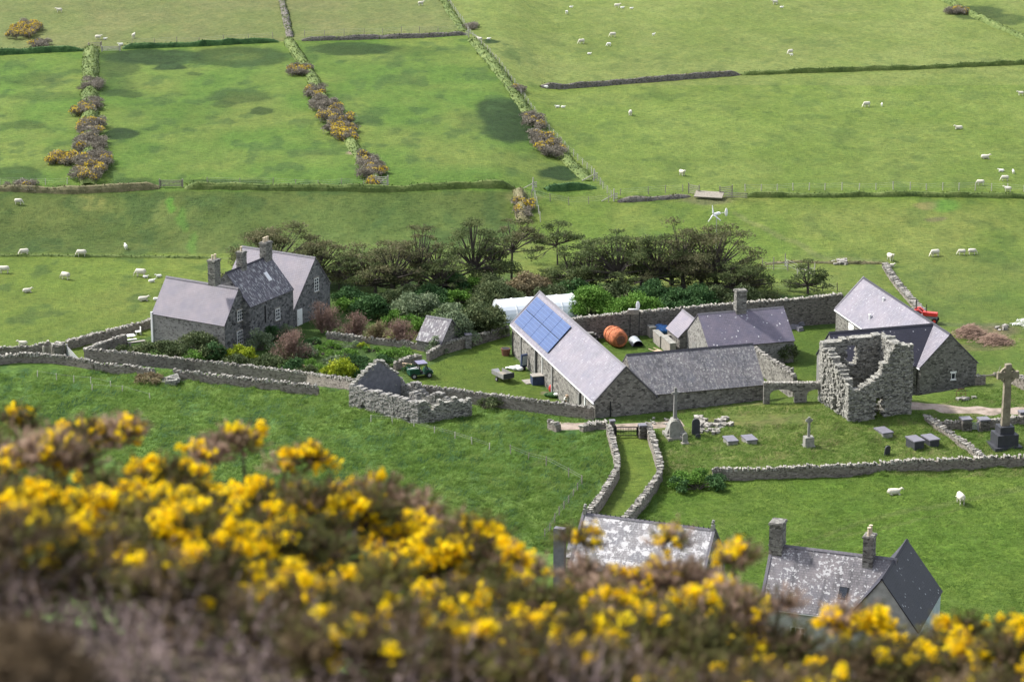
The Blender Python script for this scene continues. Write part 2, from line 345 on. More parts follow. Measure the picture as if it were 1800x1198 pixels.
# ================================================================ GROUND
def line_y(pts,X): 
    p=sorted(pts); return np.interp(X,[a for a,b in p],[b for a,b in p])
F5=[(760,-60),(780,0),(820,60),(905,160),(940,205),(1000,275),(1075,352)]
F4=[(495,-60),(500,0),(510,72),(540,120),(570,180),(610,240),(640,285),(668,325)]
F3=[(160,85),(157,200),(155,325)]
F1=[(-80,334),(0,334),(140,338),(280,330),(500,333),(680,336),(905,332)]
F2L=[(-80,98),(0,95),(80,91),(165,88),(215,86),(350,80),(490,73)]
F2R=[(530,71),(640,68),(740,65),(820,60)]
F6=[(950,152),(1100,146),(1300,131),(1500,124),(1800,112),(1900,106)]
F1R=[(1085,354),(1200,346),(1225,343)]
F1S=[(1300,346),(1450,345),(1600,343),(1800,347),(1900,350)]
F8=[(1620,-20),(1680,14),(1740,42),(1800,70),(1900,110)]
def zone_colour(X,Y,x,y):
    n1=fbm(x/9,y/14,1,4); n2=fbm(x/2.2,y/3.0,3,3); n3=fbm(x/28,y/40,9,3)
    Xj=X+10*(fbm(x/3,y/3,21,3)-.5)*2; Yj=Y+3.5*(fbm(x/3,y/3,22,3)-.5)*2
    C=np.zeros(X.shape+(3,)); 
    def fill(msk,c,c2=None,amt=1.0):
        msk=np.asarray(msk,float)[...,None]*amt; c=np.array(c)
        if c2 is not None: c=c+(np.array(c2)-c)*np.clip((n1[...,None]-.3)*2.5,0,1)
        C[:]=C*(1-msk)+c*msk
    def blot(px,py,rx,ry,c,a=.8,soft=.35):
        d=np.hypot((Xj-px)/rx,(Yj-py)/ry); fill(1-sstep(1-soft,1+soft*.6,d),c,None,a)
    xF5=line_y([(b,a) for a,b in F5],Y); xF4=line_y([(b,a) for a,b in F4],Y)
    fill(np.ones(X.shape),(.100,.155,.030),(.120,.170,.038))
    fill((Y<345)&(X>=xF5),(.118,.178,.034),(.144,.198,.045))
    fill((Y<150)&(X>=xF5),(.134,.184,.044),(.162,.204,.058))
    fill((Y<345)&(X<xF5),(.088,.162,.028),(.132,.184,.040))
    y2=np.where(X<500,line_y(F2L,X),line_y(F2R,X))
    fill((Y<y2)&(X<xF5),(.130,.165,.052),(.148,.168,.062))
    fill(sstep(332,339,Yj)*(1-sstep(443,451,Yj))*(1-sstep(890,930,Xj)),(.068,.105,.026),(.100,.135,.036))
    fill(sstep(443,451,Yj)*(1-sstep(395,440,Xj))*(Y<640),(.115,.172,.030),(.138,.185,.038))
    fill(sstep(338,350,Yj)*sstep(885,930,Xj)*(Y<720),(.108,.168,.030),(.150,.190,.046))
    fill(sstep(430,450,Yj)*(Yj<690)*sstep(1450,1500,Xj),(.090,.148,.028),(.128,.170,.040))
    G=[(195,600),(270,590),(590,500),(900,488),(1300,515),(1470,520),(1470,700),(1345,706),(1150,726),(1045,736),(735,698),(620,686),(150,632)]
    fill(inpoly(Xj,Yj,G),(.060,.110,.026),(.085,.140,.036))
    fill(inpoly(Xj,Yj,[(1000,600),(1200,590),(1470,575),(1460,705),(1350,710),(1100,650)]),(.068,.124,.020),(.095,.145,.028))
    fill(inpoly(Xj,Yj,[(640,590),(740,560),(800,560),(840,600),(740,620)]),(.12,.17,.035))
    fill(inpoly(X+2*(n2-.5),Y,LAWN),(.072,.128,.018),(.092,.142,.024))
    yl=line_y([(a,b) for a,b,c in _LP],X)
    fore=Y>yl+np.where(X>1345,10,-2)
    fill(fore,(.088,.165,.030),(.120,.195,.042))
    fill(fore*sstep(1145,1160,Xj)*(Y<840),(.088,.145,.028),(.145,.185,.05))
    fill(fore&(X>1160)&(Y>838),(.088,.160,.022),(.112,.176,.030))
    fill(fore*sstep(780,980,Xj)*(X<1090)*(1-sstep(800,900,Yj)),(.060,.145,.026),(.092,.165,.038))
    fill(inpoly(X,Y,LANE),(.100,.165,.024),(.130,.182,.036))
    # dark bands of different grass and rushes; fence-corner shadow patch painted in as well
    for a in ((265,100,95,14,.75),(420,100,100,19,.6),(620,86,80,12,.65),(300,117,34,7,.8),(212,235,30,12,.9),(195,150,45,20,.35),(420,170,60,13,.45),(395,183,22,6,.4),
              (345,130,16,5,.5),(210,120,40,18,.5),(215,165,40,8,.5),(460,195,22,7,.6),(880,195,48,24,.75),(905,225,62,26,.75),(860,210,60,20,.3),(990,305,50,13,.8),(30,305,45,14,.5),(40,220,40,8,.4),
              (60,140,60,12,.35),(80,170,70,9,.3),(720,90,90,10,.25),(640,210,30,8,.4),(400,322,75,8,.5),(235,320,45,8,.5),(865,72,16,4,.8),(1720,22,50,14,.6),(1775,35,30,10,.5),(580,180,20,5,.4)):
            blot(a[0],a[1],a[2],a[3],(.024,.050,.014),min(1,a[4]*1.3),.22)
    for a in ((290,372,26,26,.8,(.12,.16,.045)),(335,400,26,52,.4,(.10,.14,.04)),(155,355,30,14,.8,(.17,.19,.055)),(320,385,9,22,.6,(.085,.19,.032)),(338,425,9,22,.6,(.085,.19,.032)),(300,360,8,14,.8,(.085,.215,.03)),
              (1660,362,24,12,.8,(.10,.22,.035)),(1630,362,22,8,.5,(.20,.15,.08)),(1645,385,22,4,.6,(.13,.10,.07)),(1240,352,50,8,.5,(.13,.11,.08)),(620,266,12,6,.9,(.32,.25,.19)),(1720,610,60,8,.4,(.17,.13,.085)),(1740,580,50,12,.7,(.17,.12,.09)),(960,690,8,3,.6,(.24,.2,.15)),
              (470,400,500,46,.0,(.1,.1,.1)),(620,400,250,60,.35,(.075,.125,.032)),(700,420,180,50,.3,(.09,.14,.036)),(420,100,40,8,.3,(.12,.17,.04)),(920,345,30,10,.5,(.16,.17,.07)),(860,600,40,6,.3,(.12,.2,.03))):
        blot(a[0],a[1],a[2],a[3],a[5],a[4])
    # field-side strips: mown edges, trodden paths
    for pts,wd,c,a in (([(1290,375),(1380,420),(1450,455),(1560,460)],6,(.145,.17,.062),.6),([(0,449),(200,450),(420,455)],3,(.135,.175,.06),.7),([(160,560),(60,600),(0,610)],4,(.10,.15,.04),.3),
                        ([(1300,1000),(1420,950),(1560,905),(1800,860)],5,(.115,.15,.045),.6),([(1420,960),(1560,925),(1700,890)],4,(.115,.15,.045),.5),([(1040,755),(1010,780),(985,800),(900,830)],6,(.115,.14,.055),.5),
                        ([(1380,470),(1600,560),(1620,575)],7,(.12,.15,.05),.35),([(1600,569),(1800,571)],4,(.09,.115,.05),.6),([(870,90),(850,0)],4,(.1,.15,.04),.2)):
        d=segd(Xj,Yj,pts); fill(1-sstep(wd*.4,wd,d),c,None,a)
    # rushes and nettles in the near field
    k=fore&(X<1060)
    band=np.exp(-((Y-(735+.13*X-20))/45)**2)+.55*np.exp(-((Y-(660+.12*X))/22)**2)*(X<700)
    cl=sstep(.53,.66,fbm(x/1.4,y/3.2,44,4)+.16*band-.04)
    fill(k,(.028,.078,.030),None,.85) if False else None
    C[:]=C*(1-(cl*k*.8)[...,None])+np.array((.034,.085,.030))*(cl*k*.8)[...,None]
    hl=sstep(.54,.66,fbm(x/2.0,y/4.0,47,3)); C[:]=C*(1-(hl*k*.5)[...,None])+np.array((.13,.23,.055))*(hl*k*.5)[...,None]
    k2=(Y>y2+8)&(Y<640)&(~inpoly(X,Y,LAWN)); cl=sstep(.58,.70,fbm(x/3.2,y/5.5,61,4)); cf=np.where(X<915,.55,.32)
    C[:]=C*(1-(cl*k2*cf)[...,None])+np.array((.045,.088,.026))*(cl*k2*cf)[...,None]
    yb=fore&(X>1160)&(Y<838); cl=sstep(.5,.66,fbm(x/1.1,y/1.7,71,4)); C[:]=C*(1-(cl*yb*.55)[...,None])+np.array((.17,.165,.07))*(cl*yb*.55)[...,None]
    f2=1+.34*(n2-.5)+.22*(n3-.5); C*=f2[...,None]
    for t in TRACK:
        pass
    return C
def hummock(X,Y,x,y):
    yl=line_y([(a,b) for a,b,c in _LP],X); fore=sstep(4,14,Y-yl)
    lane=1-inpoly(X,Y,LANE)*1.0
    for t in TRACK: lane=lane*sstep(5,16,segd(X,Y,t))
    n=fbm(x/1.5,y/1.9,81,3)-.5; n2=fbm(x/5,y/6,83,2)-.5
    rough=fore*lane*np.where(X>1165,np.where(Y>838,.45,.85),1.0)
    lawn=inpoly(X,Y,LAWN)
    far=(1-fore)*(1-lawn)*(.16+.25*((Y>345)&(Y<447))*(X<915))
    a=(rough+far)*sstep(238,262,y)
    return a*(n*.95+n2*.6)*.85
def build_ground():
    def axis(dense0,dense1,step,outer):
        a=list(np.arange(dense0,dense1,step)); k=step; p=dense0; L=[]
        while p>-outer: k*=1.35; p-=k; L.append(p)
        p=a[-1];k=step;Rr=[]
        while p<outer: k*=1.35; p+=k; Rr.append(p)
        return np.array(L[::-1]+a+Rr)
    xs=axis(-118,118,.42,2500)
    ys=[-400,-200,-100,-50,-20,-10,-5]+list(np.arange(-2,16,.5)); p=16;
    while p<230: ys.append(p); p+=3
    p=232
    while p<650: ys.append(p); p+=.42+max(0,(p-400))*.0016
    k=2
    while p<4500: ys.append(p); p+=k; k*=1.3
    ys=np.array(ys); Xg,Yg=np.meshgrid(xs,ys)
    Z=hs(Xg,Yg); dep=Yg*CT-(Z-CAM_H)*ST; ok=dep>30
    PX,PY=proj(Xg,np.where(ok,Yg,400),np.where(ok,Z,0))
    PX=np.clip(PX,-900,2700); PY=np.clip(PY,-300,1500)
    Z=Z+np.where(ok,hummock(PX,PY,Xg,Yg),0)
    C=zone_colour(PX,PY,Xg,Yg)
    hill=(Yg<240)[...,None]; hc=np.array((.10,.08,.055))*(.7+.6*fbm(Xg/.8,Yg/.8,91,3))[...,None]; C=np.where(hill,hc,C)
    ny,nx=Xg.shape; V=np.stack([Xg,Yg,Z],-1).reshape(-1,3)
    i=(np.arange(ny-1)[:,None]*nx+np.arange(nx-1)[None,:]).ravel()
    F=np.stack([i,i+1,i+nx+1,i+nx],-1)
    m,t,b=mat('field_grass',.9); b.inputs['Specular IOR Level'].default_value=.1
    a=t.nodes.new('ShaderNodeAttribute'); a.attribute_name='grass'
    co=coords(t,'Object'); n1=noise(t,co,1.6,5,.7); n2=noise(t,coords(t,'Object',(1,.55,1)),.55,4,.6); n3=noise(t,co,5,3,.7)
    f=mix(t,n1,[.45]*3,[1.55]*3); col=mix(t,1.0,a.outputs['Color'],f,'MULTIPLY')
    f=mix(t,n2,[.86]*3,[1.14]*3); col=mix(t,1.0,col,f,'MULTIPLY')
    col=mix(t,ramp(t,n2,[(.42,0.0),(.70,.7)]),col,(1.22,1.08,1.05),'MULTIPLY')
    n6=noise(t,coords(t,'Object',(.55,1.1,1)),1.7,5,.75); col=mix(t,ramp(t,n6,[(.53,0.0),(.64,.75)]),col,(.40,.48,.40),'MULTIPLY'); col=mix(t,ramp(t,n6,[(.32,.8),(.43,0.0)]),col,(1.45,1.3,1.4),'MULTIPLY')
    t.links.new(col,b.inputs['Base Color'])
    ad=t.nodes.new('ShaderNodeMath'); ad.operation='ADD'; t.links.new(n1,ad.inputs[0]); t.links.new(n3,ad.inputs[1])
    bump(t,b,ad.outputs[0],.38,1.0)
    me=mesh('ground',V,F,m); at_=me.color_attributes.new('grass','FLOAT_COLOR','POINT')
    at_.data.foreach_set('color',np.concatenate([C.reshape(-1,3),np.ones((len(V),1))],1).astype(np.float32).ravel())
    me.polygons.foreach_set('use_smooth',[True]*len(me.polygons))
    structure(link('ground',me))
build_ground()
def gz(x,y):
    z=float(hs(x,y)); X,Y=proj(x,y,z); return z+float(hummock(np.array([X]),np.array([Y]),np.array([x]),np.array([y]))[0])
def ribbon(name,pts,wpx,m,dz=.06):
    P=[]
    for (a,b),(c,d) in zip(pts[:-1],pts[1:]):
        n=max(2,int(math.hypot(c-a,d-b)/6))
        for k in range(n): P.append(at(a+(c-a)*k/n,b+(d-b)*k/n))
    P.append(at(*pts[-1])); V=[];F=[];K=9; r=rng(5)
    for i,p in enumerate(P):
        q=P[min(i+1,len(P)-1)]-P[max(i-1,0)]; q=q[:2]/np.hypot(q[0],q[1]); nrm=np.array([-q[1],q[0]])
        w0=wpx*(.5+.22*(float(vn(p[0]/1.7,p[1]/1.7,6))-.5)*2); w1=wpx*(.5+.22*(float(vn(p[0]/1.5,p[1]/1.3,8))-.5)*2)
        for k in range(K):
            s=-w0+(w0+w1)*k/(K-1); x,y=p[0]+nrm[0]*s,p[1]+nrm[1]*s
            V.append((x,y,float(hs(x,y))+dz*(1 if 0<k<K-1 else -.7)))
    for i in range(len(P)-1):
        for k in range(K-1): F.append((i*K+k,(i+1)*K+k,(i+1)*K+k+1,i*K+k+1))
    return structure(link(name,mesh(name,V,F,m,smooth=True)))
def trackmat():
    m,t,b=mat('stony_track',.95); co=coords(t); n=noise(t,co,.9,5,.65); n2=noise(t,co,7,3,.6)
    c=ramp(t,n,[(.3,(.12,.105,.075)),(.5,(.27,.215,.175)),(.75,(.37,.31,.27))]); c=mix(t,ramp(t,n2,[(.55,0.0),(.7,.4)]),c,(.42,.38,.33))
    t.links.new(c,b.inputs['Base Color']); bump(t,b,n2,.04,.6); return m
tm=trackmat()
ribbon('track',[(968,749),(1000,750),(1060,750),(1140,748),(1200,744)],2.6,tm)
ribbon('track',[(1585,713),(1640,714),(1700,720),(1770,722),(1860,728)],3.4,tm)
# ================================================================ STONE WALLS
def subdiv(pts,step):
    out=[]
    for a,b in zip(pts[:-1],pts[1:]):
        n=max(1,int(round(np.hypot(b[0]-a[0],b[1]-a[1])/step)))
        for k in range(n): out.append(a+(b-a)*k/n)
    out.append(pts[-1]); return out
def stone_wall(label,pix,h,th=.5,seed=1,top=False,matn='stone_wall',cope=True,group=None,down=.4,cs=.25,ch=.15,name='stone_wall',rough=.06):
    hs_=h if isinstance(h,(list,tuple)) else [h]*len(pix)
    P=[]
    for (X,Y),hh in zip(pix,hs_):
        if top:
            p=at(X,Y); 
            for _ in range(8): p=atz(X,Y,float(hs(p[0],p[1]))+hh)
            g=float(hs(p[0],p[1])); p=np.array([p[0],p[1],g])
        else: p=at(X,Y)
        P.append(np.array([p[0],p[1],p[2],hh]))
    S=subdiv(P,.7); o=S[0][:3].copy(); T=thing(name,label,'wall',o,group=group); r=rng(seed)
    V=[];F=[]; rows=4
    for i,p in enumerate(S):
        q=S[min(i+1,len(S)-1)]-S[max(i-1,0)]; q=q[:2]/np.hypot(q[0],q[1]); nn=np.array([-q[1],q[0]])
        ga=float(hs(*(p[:2]+nn*th))); gb=float(hs(*(p[:2]-nn*th))); zt=p[2]+p[3]+r.uniform(-rough,rough)
        prof=[]
        for k in range(rows+1):
            f=k/rows; prof.append((-th*.5*(1-.15*f),min(ga,gb,p[2])-down+(zt-min(ga,gb,p[2])+down)*f))
        ring=[(a,z) for a,z in prof]+[(-a,z) for a,z in prof[::-1]]
        for a,z in ring:
            a2=a+r.uniform(-.03,.03); V.append((p[0]+nn[0]*a2*-1-o[0],p[1]+nn[1]*a2*-1-o[1],z-o[2]))
    n=2*(rows+1)
    for i in range(len(S)-1):
        for k in range(n): F.append((i*n+k,(i+1)*n+k,(i+1)*n+(k+1)%n,i*n+(k+1)%n))
    F+= [tuple(range(n)),tuple(range((len(S)-1)*n+n-1,(len(S)-1)*n-1,-1))]
    link('wall_body',mesh('wall_body',V,F,M[matn]),T)
    if cope:
        mb=MB(); Q=subdiv(P,cs)
        for i,p in enumerate(Q[:-1]):
            q=Q[i+1]-p; a=math.atan2(q[1],q[0])
            if r.random()<.04: continue
            x=p[0]-o[0]+r.uniform(-.05,.05); y=p[1]-o[1]+r.uniform(-.05,.05); hh=ch*r.uniform(.55,1.35)
            tl=Matrix.Rotation(r.uniform(-.5,.5),3,'Y')@Matrix.Rotation(r.uniform(-.25,.25),3,'X')
            mb.box((x,y,p[2]+p[3]-o[2]+hh*.72),(cs*r.uniform(.26,.5),th*r.uniform(.40,.6),hh),a+r.uniform(-.25,.25),.07,r,tl)
        mb.build('coping',M['cope'],T)
    return T
GW='dry-stone boundary walls'
stone_wall('long grey garden wall with upright coping between the shrubs and the grass strip',[(150,633),(240,641),(330,651),(450,664),(540,675),(620,687)],1.35,seed=2,group=GW)
stone_wall('short wall end beside the green gate by the shrub border',[(151,632),(185,618),(222,606)],1.25,seed=3,group=GW)
stone_wall('low front wall at the far left edge below the round pillar',[(-60,644),(0,640),(35,636),(80,637),(120,641),(165,649)],.85,seed=4,group=GW,ch=.2)
stone_wall('low tumbled wall just right of the gap below the garden wall',[(168,650),(205,653),(240,656),(272,662)],.75,seed=5,group=GW)
stone_wall('low rubble wall running from the dark boulder toward the roofless ruin',[(308,664),(380,672),(450,680),(510,687),(560,692)],.8,seed=6,group=GW,ch=.2)
stone_wall('wall at the left edge of the picture meeting the round pillar',[(-60,628),(0,625),(55,623),(90,621)],[1,1,1.0,1.5],seed=7,group=GW)
stone_wall('wall climbing from the round pillar to the white-edged house gable',[(118,614),(167,601),(215,589),(268,575)],1.0,seed=8,group=GW)
stone_wall('wall between the mown yard and the lane, from the ruin to the solar barn',[(726,697),(780,703),(850,712),(950,725),(1044,737)],1.35,seed=9,group=GW)
stone_wall('curving yard wall between the leafy tree and the solar barn',[(829,608),(867,597),(894,589)],1.1,seed=10,group=GW,matn='stone_yard')
stone_wall('yard wall from the green utility vehicle up to the small slate-roofed shed',[(752,634),(778,622),(820,610)],[1.0,1.2,1.3],seed=11,group=GW)
stone_wall('short wall stub behind the wooden pallet and the green vehicle',[(694,651),(716,643),(740,636)],.95,seed=12,group=GW)
stone_wall('tall dark farmyard back wall running behind the tanks and the cottage',[(1000,598),(1060,593),(1171,586),(1289,579),(1391,573),(1480,566)],[2.8,2.9,3.2,3.5,3.6,3.8],.6,seed=13,group=GW,matn='stone_yard')
stone_wall('curved wall on the left of the green lane down to the chapel',[(1070,748),(1077,772),(1085,803),(1085,822),(1074,843),(1057,871),(1040,893),(1026,915)],1.15,.6,seed=14,top=True,group=GW)
stone_wall('curved wall on the right of the green lane, on the graveyard side',[(1139,745),(1150,777),(1160,812),(1160,830),(1145,853),(1128,877),(1108,900),(1095,915)],1.15,.65,seed=15,top=True,group=GW)
stone_wall('short tumbled wall left of the iron gate by the track',[(1022,758),(1045,753),(1068,751)],.6,.9,seed=16,group=GW)
stone_wall('stub of wall left of the track opening',[(966,752),(982,758)],.8,.8,seed=17,group=GW)
stone_wall('long graveyard front wall with bold upright coping stones',[(1252,842),(1330,842),(1400,838),(1499,834),(1625,826),(1728,821),(1860,817)],1.0,seed=18,group=GW,ch=.21,cs=.30)
stone_wall('wide low wall slanting from the ruined tower to the graveyard wall',[(1628,740),(1660,762),(1700,790),(1730,812)],.6,.75,seed=19,group=GW,ch=.1,cs=.3)
stone_wall('low roadside wall left of the small gate near the big cross',[(1650,752),(1690,753)],.7,seed=20,group=GW,ch=.16)
stone_wall('low roadside wall behind the foot of the big cross',[(1736,752),(1786,745),(1860,738)],.75,seed=21,group=GW,ch=.16)
stone_wall('wall at the right edge behind the head of the big cross',[(1770,672),(1800,684),(1850,700)],1.2,seed=22,group=GW,ch=.2)
stone_wall('stone wall end joined to the right-hand barn gable',[(1714,677),(1732,676)],1.2,.6,seed=23,group=GW,ch=.05)
stone_wall('sloping pale wall running from the speckled outbuilding to the arches',[(1327,612),(1362,637),(1398,662)],[2.7,2.8,2.9],.6,seed=24,top=True,group=GW,matn='stone_farm',ch=.12)
stone_wall('broken wall stub beside the bush behind the speckled outbuilding',[(1345,628),(1372,641),(1393,652)],[1.6,1.5,1.2],.7,seed=25,top=True,group=GW,matn='stone_farm',ch=.12)
stone_wall('old field wall remnant behind the right-hand barn',[(1556,470),(1568,490),(1585,512),(1605,535),(1625,556)],.45,1.0,seed=26,group=GW,ch=.12)
# ================================================================ BUILDINGS
def unit(a): a=np.array(a[:2],float); return a/np.hypot(*a)
class Bld:
    """a building: Empty at o, local x = direction d, local y = perpendicular (to the left of d)"""
    def __init__(s,name,label,o,d,cat='building',group=None):
        s.o=np.array(o,float); s.d=unit(d); s.n=np.array([-s.d[1],s.d[0]])
        s.T=thing(name,label,cat,s.o,math.atan2(s.d[1],s.d[0]),group)
    def loc(s,p): q=np.array(p[:2])-s.o[:2]; return float(q@s.d),float(q@s.n),float(p[2]-s.o[2]) if len(p)>2 else 0
    def wld(s,x,y,z=0): return np.array([*(s.o[:2]+s.d*x+s.n*y),s.o[2]+z])
    def hit(s,X,Y,ax,c):
        """local coords of the point where the view through (X,Y) meets the local plane ax=c"""
        r=ray(X,Y); v=s.d if ax=='x' else s.n; t=(c-(np.array([0,0])-s.o[:2])@v)/(r[:2]@v)
        return s.loc((r[0]*t,r[1]*t,CAM_H+r[2]*t))
    def block(s,x0,x1,y0,y1,zb,ea,eb,zr,axis='x',wm='stone_farm',rm='slate_pale',ov=.18,og=.08,split=.5,gut=(0,0),ridge='ridge',rname='roof',vg=None,wall=True):
        """gabled block; ridge along axis; ea/eb eave heights on the low/high side; split places the ridge"""
        if axis=='x': s0,s1,t0,t1=x0,x1,y0,y1; P=lambda a,t,z:(a,t,z)
        else: s0,s1,t0,t1=y0,y1,x0,x1; P=lambda a,t,z:(t,a,z)
        tm=t0+(t1-t0)*split
        if wall:
            sec=[(t0,zb),(t0,ea),(tm,zr),(t1,eb),(t1,zb)]; n=5
            V=[P(s0,*p) for p in sec]+[P(s1,*p) for p in sec]
            F=[tuple(range(n-1,-1,-1)),tuple(range(n,2*n))]+[(i,(i+1)%n,n+(i+1)%n,n+i) for i in range(n)]
            mb=MB(); mb.add(V,F); mb.build('wall',M[wm],s.T)
        mb=MB(); th=.13; g0,g1=s0-og,s1+og
        for te,ze in ((t0,ea),(t1,eb)):
            sl=math.hypot(tm-te,zr-ze); ux,uz=(te-tm)/sl,(ze-zr)/sl; L=sl+ov; nx,nz=(-uz,ux) if te>tm else (uz,-ux)
            if nz<0: nx,nz=-nx,-nz
            a=(tm,zr+.03); b=(tm+ux*L,zr+.03+uz*L)
            top=[P(g0,a[0]+nx*0,a[1]+.13),P(g1,a[0],a[1]+.13),P(g1,b[0]+nx*th,b[1]+nz*th),P(g0,b[0]+nx*th,b[1]+nz*th)]
            bot=[P(g0,a[0],a[1]),P(g1,a[0],a[1]),P(g1,b[0],b[1]),P(g0,b[0],b[1])]
            uvt=[(0,L),(g1-g0,L),(g1-g0,0),(0,0)]; z4=[(0,0)]*4
            mb.add(top+bot,[(0,1,2,3),(7,6,5,4),(0,3,7,4),(1,5,6,2),(3,2,6,7)],[uvt,z4,z4,z4,z4])
        rf=mb.build(rname,M[rm],s.T)
        mb=MB(); zt=zr+.17
        k=max(1,int((g1-g0)/.45)); st=(g1-g0)/k
        for i in range(k):
            a0=g0+i*st+.01; a1=g0+(i+1)*st-.01
            sec=[(tm-.2,zt-.14),(tm,zt+.06),(tm+.2,zt-.14)]
            V=[P(a0,*p) for p in sec]+[P(a1,*p) for p in sec]; mb.add(V,[(2,1,0),(3,4,5),(0,1,4,3),(1,2,5,4),(0,3,5,2)])
        mb.build('ridge_tiles',M[ridge],rf)
        for fl,te,ze in ((gut[0],t0,ea),(gut[1],t1,eb)):
            if fl:
                sl=math.hypot(tm-te,zr-ze); ux,uz=(te-tm)/sl,(ze-zr)/sl; q=(te+ux*(ov+.06),ze+uz*(ov+.06))
                mb=MB(); mb.cyl(P(g0,q[0],q[1]),P(g1,q[0],q[1]),.09,n=6); mb.build('gutter',M['gutter' if fl==1 else 'black'],s.T)
        if vg:
            for se,sg in ((s0,-1),(s1,1)):
                mb=MB()
                if (sg<0 and 'a' in vg) or (sg>0 and 'b' in vg):
                    for te,ze in ((t0,ea),(t1,eb)):
                        sl=math.hypot(tm-te,zr-ze); ux,uz=(te-tm)/sl,(ze-zr)/sl; L=sl+ov
                        a=(tm,zr+.15); b=(tm+ux*L,zr+.15+uz*L); w0,w1=(se-.12,se+.16) if sg<0 else (se-.16,se+.12)
                        V=[P(w0,*a),P(w1,*a),P(w1,*b),P(w0,*b)]; V+= [(v[0],v[1],v[2]+.13) for v in V]
                        mb.add(V,[(0,3,2,1),(4,5,6,7),(0,1,5,4),(1,2,6,5),(2,3,7,6),(3,0,4,7)])
                if mb.v: mb.build('verge',M['ridge'],s.T)
        return rf
    def panel(s,name,X0,Y0,X1,Y1,ax,c,out,m,parent=None,th=.05,pad=0):
        """thin part on wall plane ax=c spanning the pixel box; out=+1/-1 is the outward side"""
        cx,cy=(X0+X1)/2,(Y0+Y1)/2
        a=s.hit(X0,cy,ax,c); b=s.hit(X1,cy,ax,c); t=s.hit(cx,Y0,ax,c); u=s.hit(cx,Y1,ax,c)
        j=1 if ax=='x' else 0; w=abs(a[j]-b[j])+pad; h=abs(t[2]-u[2])+pad; m_=(a[j]+b[j])/2; z=(t[2]+u[2])/2
        mb=MB(); C=(c+out*th/2,m_,z) if ax=='x' else (m_,c+out*th/2,z); H=(th/2,w/2,h/2) if ax=='x' else (w/2,th/2,h/2)
        mb.box(C,H); return mb.build(name,M[m],parent or s.T),(m_,z,w,h)
    def window(s,X0,Y0,X1,Y1,ax,c,out,nx=2,ny=3,w=None,h=None,surr='concrete',fm='white'):
        cx,cy=(X0+X1)/2,(Y0+Y1)/2; q=s.hit(cx,cy,ax,c); j=1 if ax=='x' else 0
        a=s.hit(X0,cy,ax,c); b=s.hit(X1,cy,ax,c); t=s.hit(cx,Y0,ax,c); u=s.hit(cx,Y1,ax,c)
        w=w or abs(a[j]-b[j]); h=h or abs(t[2]-u[2]); m_,z=q[j],q[2]
        def bx(mb,du,dz,hw,hh,d0,d1):
            C=(c+out*(d0+d1)/2,m_+du,z+dz) if ax=='x' else (m_+du,c+out*(d0+d1)/2,z+dz)
            H=(abs(d1-d0)/2,hw,hh) if ax=='x' else (hw,abs(d1-d0)/2,hh); mb.box(C,H)
        W,Hh=w/2,h/2; f=.07; mb=MB()
        for sx in (-1,1): bx(mb,sx*(W-f/2),0,f/2,Hh,.0,.07)
        for sz in (-1,1): bx(mb,0,sz*(Hh-f/2),W-f,f/2,.0,.07)
        for i in range(1,nx): bx(mb,-W+2*W*i/nx,0,.028,Hh-f,.018,.06)
        for i in range(1,ny): bx(mb,0,-Hh+2*Hh*i/ny,W-f,.03,.020,.058)
        wd=mb.build('window',M[fm],s.T)
        mb=MB(); bx(mb,0,0,W-f+.002,Hh-f+.002,.002,.016); mb.build('pane',M['glass'],wd)
        mb=MB(); bx(mb,0,-Hh-.07,W+.12,.07,.0,.14); mb.build('sill',M[surr],wd)
        mb=MB(); bx(mb,0,Hh+.10,W+.15,.10,.0,.03); mb.build('lintel',M[surr],wd)
        return wd
    def door(s,X0,Y0,X1,Y1,ax,c,out,m='white',w=None,h=None):
        d,(m_,z,ww,hh)=s.panel('door',X0,Y0,X1,Y1,ax,c,out,m,th=.07)
        mb=MB(); C=(c+out*.10,m_+ww*.36,z) if ax=='x' else (m_+ww*.36,c+out*.10,z); mb.ball(C,(.05,.05,.05),6,4); mb.build('handle',M['black'],d); return d
    def chimney(s,x,y,z0,z1,wx,wy,pots=((0,0),),m='stone_farm',pot='pot',ph=.5,pr=.15):
        mb=MB(); zt=z1
        mb.box((x,y,(z0+zt-.25)/2),(wx/2,wy/2,(zt-.25-z0)/2)); mb.box((x,y,zt-.17),(wx/2+.09,wy/2+.09,.08)); mb.box((x,y,zt-.045),(wx/2+.02,wy/2+.02,.045))
        mb.box((x,y,z0+(zt-z0)*.45),(wx/2+.05,wy/2+.05,.06))
        c=mb.build('chimney',M[m],s.T)
        for px_,py_ in pots:
            p=MB(); p.cyl((x+px_,y+py_,zt-.01),(x+px_,y+py_,zt+ph),pr,pr*.85,8); p.cyl((x+px_,y+py_,zt+ph),(x+px_,y+py_,zt+ph+.06),pr*1.15,pr*1.1,8); p.build('chimney_pot',M[pot],c)
        return c
    def rooflight(s,x,y,z,wx,wy,slope,axis,m='glass',fr='black',name='skylight'):
        # slope: tilt angle; axis 'x' ridge along x, roof falls toward -y (sign by slope)
        Rm=Matrix.Rotation(slope,3,'X' if axis=='x' else 'Y'); mb=MB(); mb.box((x,y,z),(wx/2,wy/2,.05),tilt=Rm)
        f=mb.build(name,M[fr],s.T); mb=MB(); d=Rm@Vector((0,0,.055)); mb.box((x+d.x,y+d.y,z+d.z),(wx/2-.07,wy/2-.07,.012),tilt=Rm); mb.build('pane',M[m],f); return f
def vp_dir(deg):                                # horizontal direction rotated deg to the left of straight ahead
    a=R(deg); return np.array([-math.sin(a),math.cos(a)])
